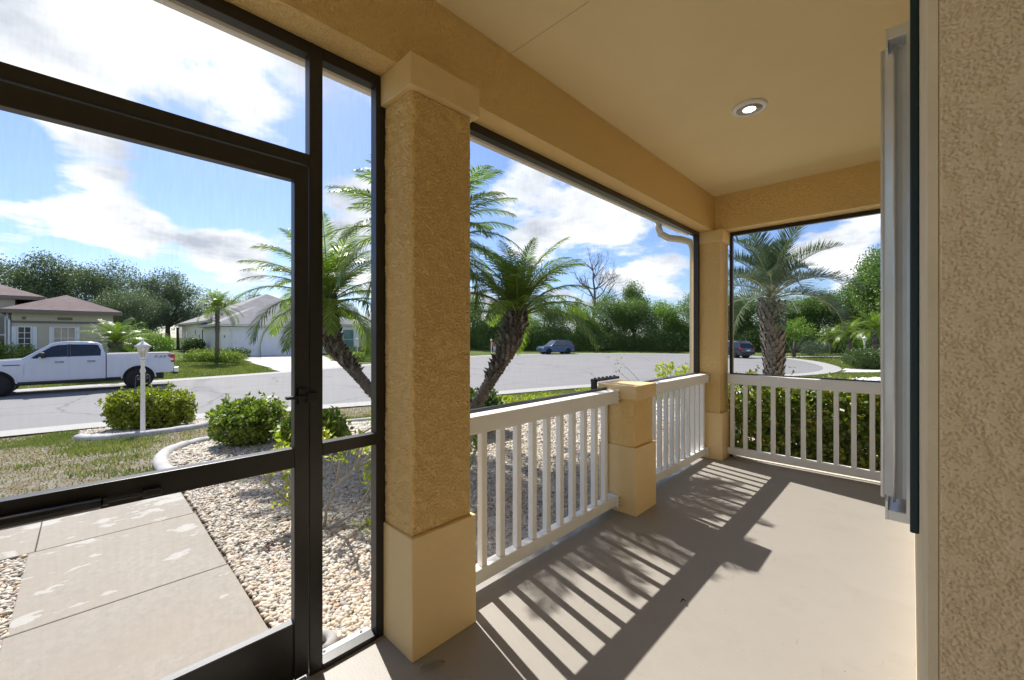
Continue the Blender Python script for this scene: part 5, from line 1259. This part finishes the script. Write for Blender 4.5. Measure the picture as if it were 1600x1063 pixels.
# clipped hedges round the houses
def hedge(p, q, hw, hh, n, leaf, mat, label, pw=6):
    a, b = Vector(p), Vector(q); c = (a+b)/2; d = (b-a); return shrub('hedge', (c.x, c.y), (d.length/2, hw, hh), n, leaf, mat, label, 'hedge', None, pw, rz=math.atan2(d.y, d.x))
hedge((-39.2, 5.2), (-36.0, 8.1), .55, .33, 5200, .09, 'shrub_green', 'long clipped green hedge at the foot of the slender palm')
hedge((-42.0, 5.9), (-40.0, 8.4), .5, .36, 2600, .10, 'hedge_leaf', 'pinkish green low hedge behind the long clipped hedge')
hedge((-40.6, 8.1), (-39.4, 9.4), .5, .40, 1600, .10, 'shrub_dark', 'dark clipped hedge beside the garage door')
shrub('shrub', (-49.5, 7.2), (.95, .9, .75), 2200, .14, 'shrub_dark', 'round dark ball shrub at the left corner of the white house', p=2.2)
hedge((-35.6, 14.5), (-32.6, 17.2), .7, .34, 4200, .10, 'shrub_green', 'clipped hedge at the kerb right of the garage driveway')
hedge((-42.5, 17.5), (-40.5, 22.0), .5, .38, 2600, .11, 'shrub_dark', 'dark hedge below the teal arched window')
hedge((-37.5, 19.5), (-35.6, 23.5), .6, .4, 2200, .11, 'shrub_green', 'clipped hedge behind the lawn lamp post')
shrub('shrub', (-46.0, 25.0), (1.5, 1.4, 1.3), 3000, .15, 'shrub_lime', 'lime coloured bush at the right end of the white house', p=2.2)
hedge((-38.8, -5.2), (-38.0, -2.3), .55, .62, 3800, .11, 'shrub_green', 'green hedge below the shuttered window of the beige house')
shrub('shrub', (-2.05, 35.6), (1.35, 1.1, .62), 8000, .085, 'shrub_dark', 'round clipped dark green shrub beside the right hand driveway', p=2.5)
shrub('shrub', (-7.6, 53.2), (1.6, 1.4, .8), 2500, .16, 'pindo_leaf', 'low grey green palmetto bush behind the white gravel strip', p=2.0, aspect=.2)
for i, (x, y, s, t) in enumerate([(-47, 4.2, 1.3, 'bushy green shrub left of the ball shrub'), (-45, 1.8, 1.1, 'light green bush between the two houses'), (-50, 3.0, 1.7, 'tall bright bush behind the gap between the houses'), (-40, 2.6, .9, 'low bush at the right corner of the beige house')]):
    shrub('shrub', (x, y), (s, s, s*.75), 2600, .14, ['bright_leaf', 'shrub_green', 'bright_leaf', 'shrub_dark'][i], t, p=2.1)
DGS = [(-9.2, 50.0), (-6.6, 51.6), (-3.4, 52.2), (-3.0, 53.2), (-6.8, 53.0), (-9.6, 51.4)]
drape('white_gravel', DGS, M['gravel_white'], .03, .2, kind='structure', label='strip of white gravel under the trees on the far right')

# ------------------------------------------------------------------ trees
tree_kind('oak', 6.2, 13.2, 11, 30000, .21, 'oak_leaf', 41, .58, .22, .38, 70)
tree_kind('oak2', 5.6, 12.0, 10, 26000, .21, 'oak_leaf', 42, .55, .2, .34, 62)
tree_kind('wood', 4.3, 7.9, 10, 34000, .165, 'wood_leaf', 43, .48, -.12, .2, 60)
tree_kind('wood2', 4.0, 7.2, 10, 30000, .165, 'wood_leaf', 44, .46, -.14, .2, 56)
tree_kind('bright', 3.8, 6.8, 10, 28000, .165, 'bright_leaf', 45, .46, -.12, .18, 56)
tree_kind('tall', 2.6, 10.5, 9, 15000, .19, 'wood_leaf', 46, .42, .25, .2, 44)
tree_kind('big', 4.6, 11.5, 11, 30000, .20, 'wood_leaf', 47, .50, .05, .3, 60)
n_ = 0
OAKP = [('leftmost of the dark oaks behind the beige house', -96, -12, 'oak', 1.12), ('dark oak behind the left roof of the beige house', -90, -4, 'oak2', 1.14), ('broad dark oak above the front gable of the beige house', -84, 2.5, 'oak', 1.0),
        ('dark oak right of the beige roof', -78, 8.3, 'oak2', .95), ('lower oak beside the white house screen enclosure', -72, 5.2, 'oak2', .66), ('oak behind the left end of the white house roof', -80, 14.5, 'oak', .70),
        ('oak behind the slender palm crown', -78, 19.5, 'oak2', .74), ('oak behind the garage roof peak', -76, 26, 'oak', .72), ('oak behind the white house, above the arched window', -74, 33, 'oak2', .68),
        ('oak behind the pale low house', -72, 42, 'oak', .66), ('dark oak filling the gap left of the white house', -66, 2.8, 'oak', .58), ('far left oak beyond the beige house', -98, -22, 'oak', 1.1)]
for i, (lb, x, y, k, s) in enumerate(OAKP): put_tree(k, 'oak_tree', x, y, s, i*1.3, lb, 'oaks behind the houses', z=-.5)
WP = [('wood', -47, 40, 1.0, 'round green tree left of the blue car'), ('wood2', -43, 44, 0.95, 'dense green tree behind the leaning palm crown'), ('wood', -39, 47.5, 0.97, 'dense tree directly behind the blue car'),
      ('bright', -35.5, 50.5, 0.99, 'brighter tree just right of the blue car'), ('wood', -33, 54.5, 1.04, 'tree with the tall bare trunk rising behind it'), ('wood2', -29, 55.5, 1.0, 'dense tree midway along the far edge of the turning circle'),
      ('bright', -26.0, 58.5, 1.01, 'lighter leafy tree in the middle of the far tree belt'), ('wood', -22.5, 60.5, 1.0, 'dense tree left of the corner column'), ('wood2', -19.0, 62, 1.03, 'tree partly hidden by the corner column'),
      ('wood', -15.0, 63.5, 1.05, 'dense tree behind the dark car'), ('bright', -11.5, 62, .95, 'bright tree seen through the stout palm'), ('wood2', -8.6, 63.5, 1.0, 'green tree right of the stout palm trunk'),
      ('big', -4.2, 66, .86, 'large dark tree behind the round clipped shrub'), ('tall', -2.6, 60, 1.10, 'tall open tree at the far right edge of the view'), ('big', .8, 56, 1.0, 'large leafy bright tree hidden partly by the storm shutter'),
      ('tall', 1.5, 62, 1.05, 'tall tree behind the storm shutter'), ('big', 6, 60, 1.0, 'dense tree right of the storm shutter'), ('wood2', -51, 36, 1.1, 'green tree behind the pale low house'),
      ('tall', -35.2, 67, 1.12, 'narrow dark tree standing above the tree belt'), ('wood', -57, 44, 1.3, 'tree behind the pale house on its right side')]
for i, (k, x, y, s, lb) in enumerate(WP): put_tree(k, 'tree', x, y, s, i*2.1, lb, 'belt of trees beyond the turning circle', z=-.6)
# small forked tree on the right lawn
t = empty('tree', (-8.7, 50.6, tz(-8.7, 50.6)), 'small tree with a forked dark trunk on the white gravel strip', 'tree')
mb = MB()
for a in (-.6, .05, .7): mb.tube([(0, 0, -.1), (a*.3, a*.2, .8), (a*1.2, a*.8, 2.0)], [.16, .12, .06], 7)
mb.build('trunk', M['bark'], t, True, world=False)
leaf_obj('crown', np.concatenate([blob_pts(3500, np.array([0, 0, 2.9]), np.array([1.9, 1.6, 1.0]), .6, .25, 40)]), .15, M['bright_leaf'], t, aspect=.6)
# undergrowth that closes the foot of the tree belt
UP = []
for (x0, y0), (x1, y1) in zip([(-50, 38), (-44.5, 41), (-37, 46), (-29, 53), (-20, 58.5), (-11, 60.5), (-4, 60)], [(-44.5, 41), (-37, 46), (-29, 53), (-20, 58.5), (-11, 60.5), (-4, 60), (8, 58)]):
    m = 8000; t_ = RNG.random(m); x = x0+(x1-x0)*t_; y = y0+(y1-y0)*t_
    P = np.stack([x, y], 1)+RNG.normal(0, .75, (m, 2)); h = RNG.random(m)**.8*(2.2+1.0*vn(np.c_[x, y], .5, 9)); UP.append(np.c_[P, h-.75])
V, F = leaves(np.concatenate(UP), .17, aspect=.65); o = link('undergrowth', npmesh('undergrowth', V, F, M['wood_leaf'])); tag(o, 'dense green undergrowth along the foot of the tree belt', kind='stuff')

# bare tree above the belt
def bare_tree(x, y, H, label, seed):
    rnd = random.Random(seed); o = empty('bare_tree', (x, y, -.6), label, 'tree'); tk = MB(); br = MB(); ms_ = []
    tops = [(0, 0, 0)]; p = Vector((0, 0, -.2)); pts = [p.copy()]
    for i in range(8): p = p+Vector((rnd.uniform(-.25, .25), rnd.uniform(-.25, .25), H*.115)); pts.append(p.copy())
    tk.tube(pts, [.42-.042*i for i in range(9)], 8); tk.build('trunk', M['dead_wood'], o, True, world=False)
    def grow(b, d, L_, r_, dep):
        pts = [b]; q = b.copy(); dd = d.normalized()
        for i in range(3): dd = (dd+Vector([rnd.uniform(-.22, .22) for _ in range(3)])+Vector((0, 0, .10))).normalized(); q = q+dd*L_/3; pts.append(q.copy())
        br.tube(pts, [r_*1.7, r_*1.5, r_*1.25, r_], 5 if dep < 2 else 3, cap=False)
        if dep < 4:
            for _ in range(3 if dep < 3 else 3):
                nd_ = (dd+Vector([rnd.uniform(-.9, .9) for _ in range(3)])).normalized(); grow(pts[rnd.choice([1, 2, 3])], nd_, L_*rnd.uniform(.55, .75), r_*.5, dep+1)
    for i in range(3, 9):
        for k in range(3):
            a = rnd.uniform(0, 6.28); u = .75 if i < 7 else 1.2; grow(pts[i], Vector((math.cos(a), math.sin(a), u*rnd.uniform(.4, 1.1))), H*.26*(1.15-.07*i), .11-.008*i, 0)
    br.build('branch', M['dead_wood'], o, False, world=False, fix=False)
    P = []
    for _ in range(7): c = Vector((rnd.uniform(-3, 3), rnd.uniform(-3, 3), H*rnd.uniform(.45, .65))); P += [c+Vector((rnd.gauss(0, .2), rnd.gauss(0, .2), -abs(rnd.gauss(0, .5)))) for _ in range(90)]
    leaf_obj('hanging_moss', np.array(P), .16, M['moss'], o)['kind'] = 'stuff'
bare_tree(-38.4, 60.2, 14.6, 'tall leafless grey tree rising above the tree belt', 4)
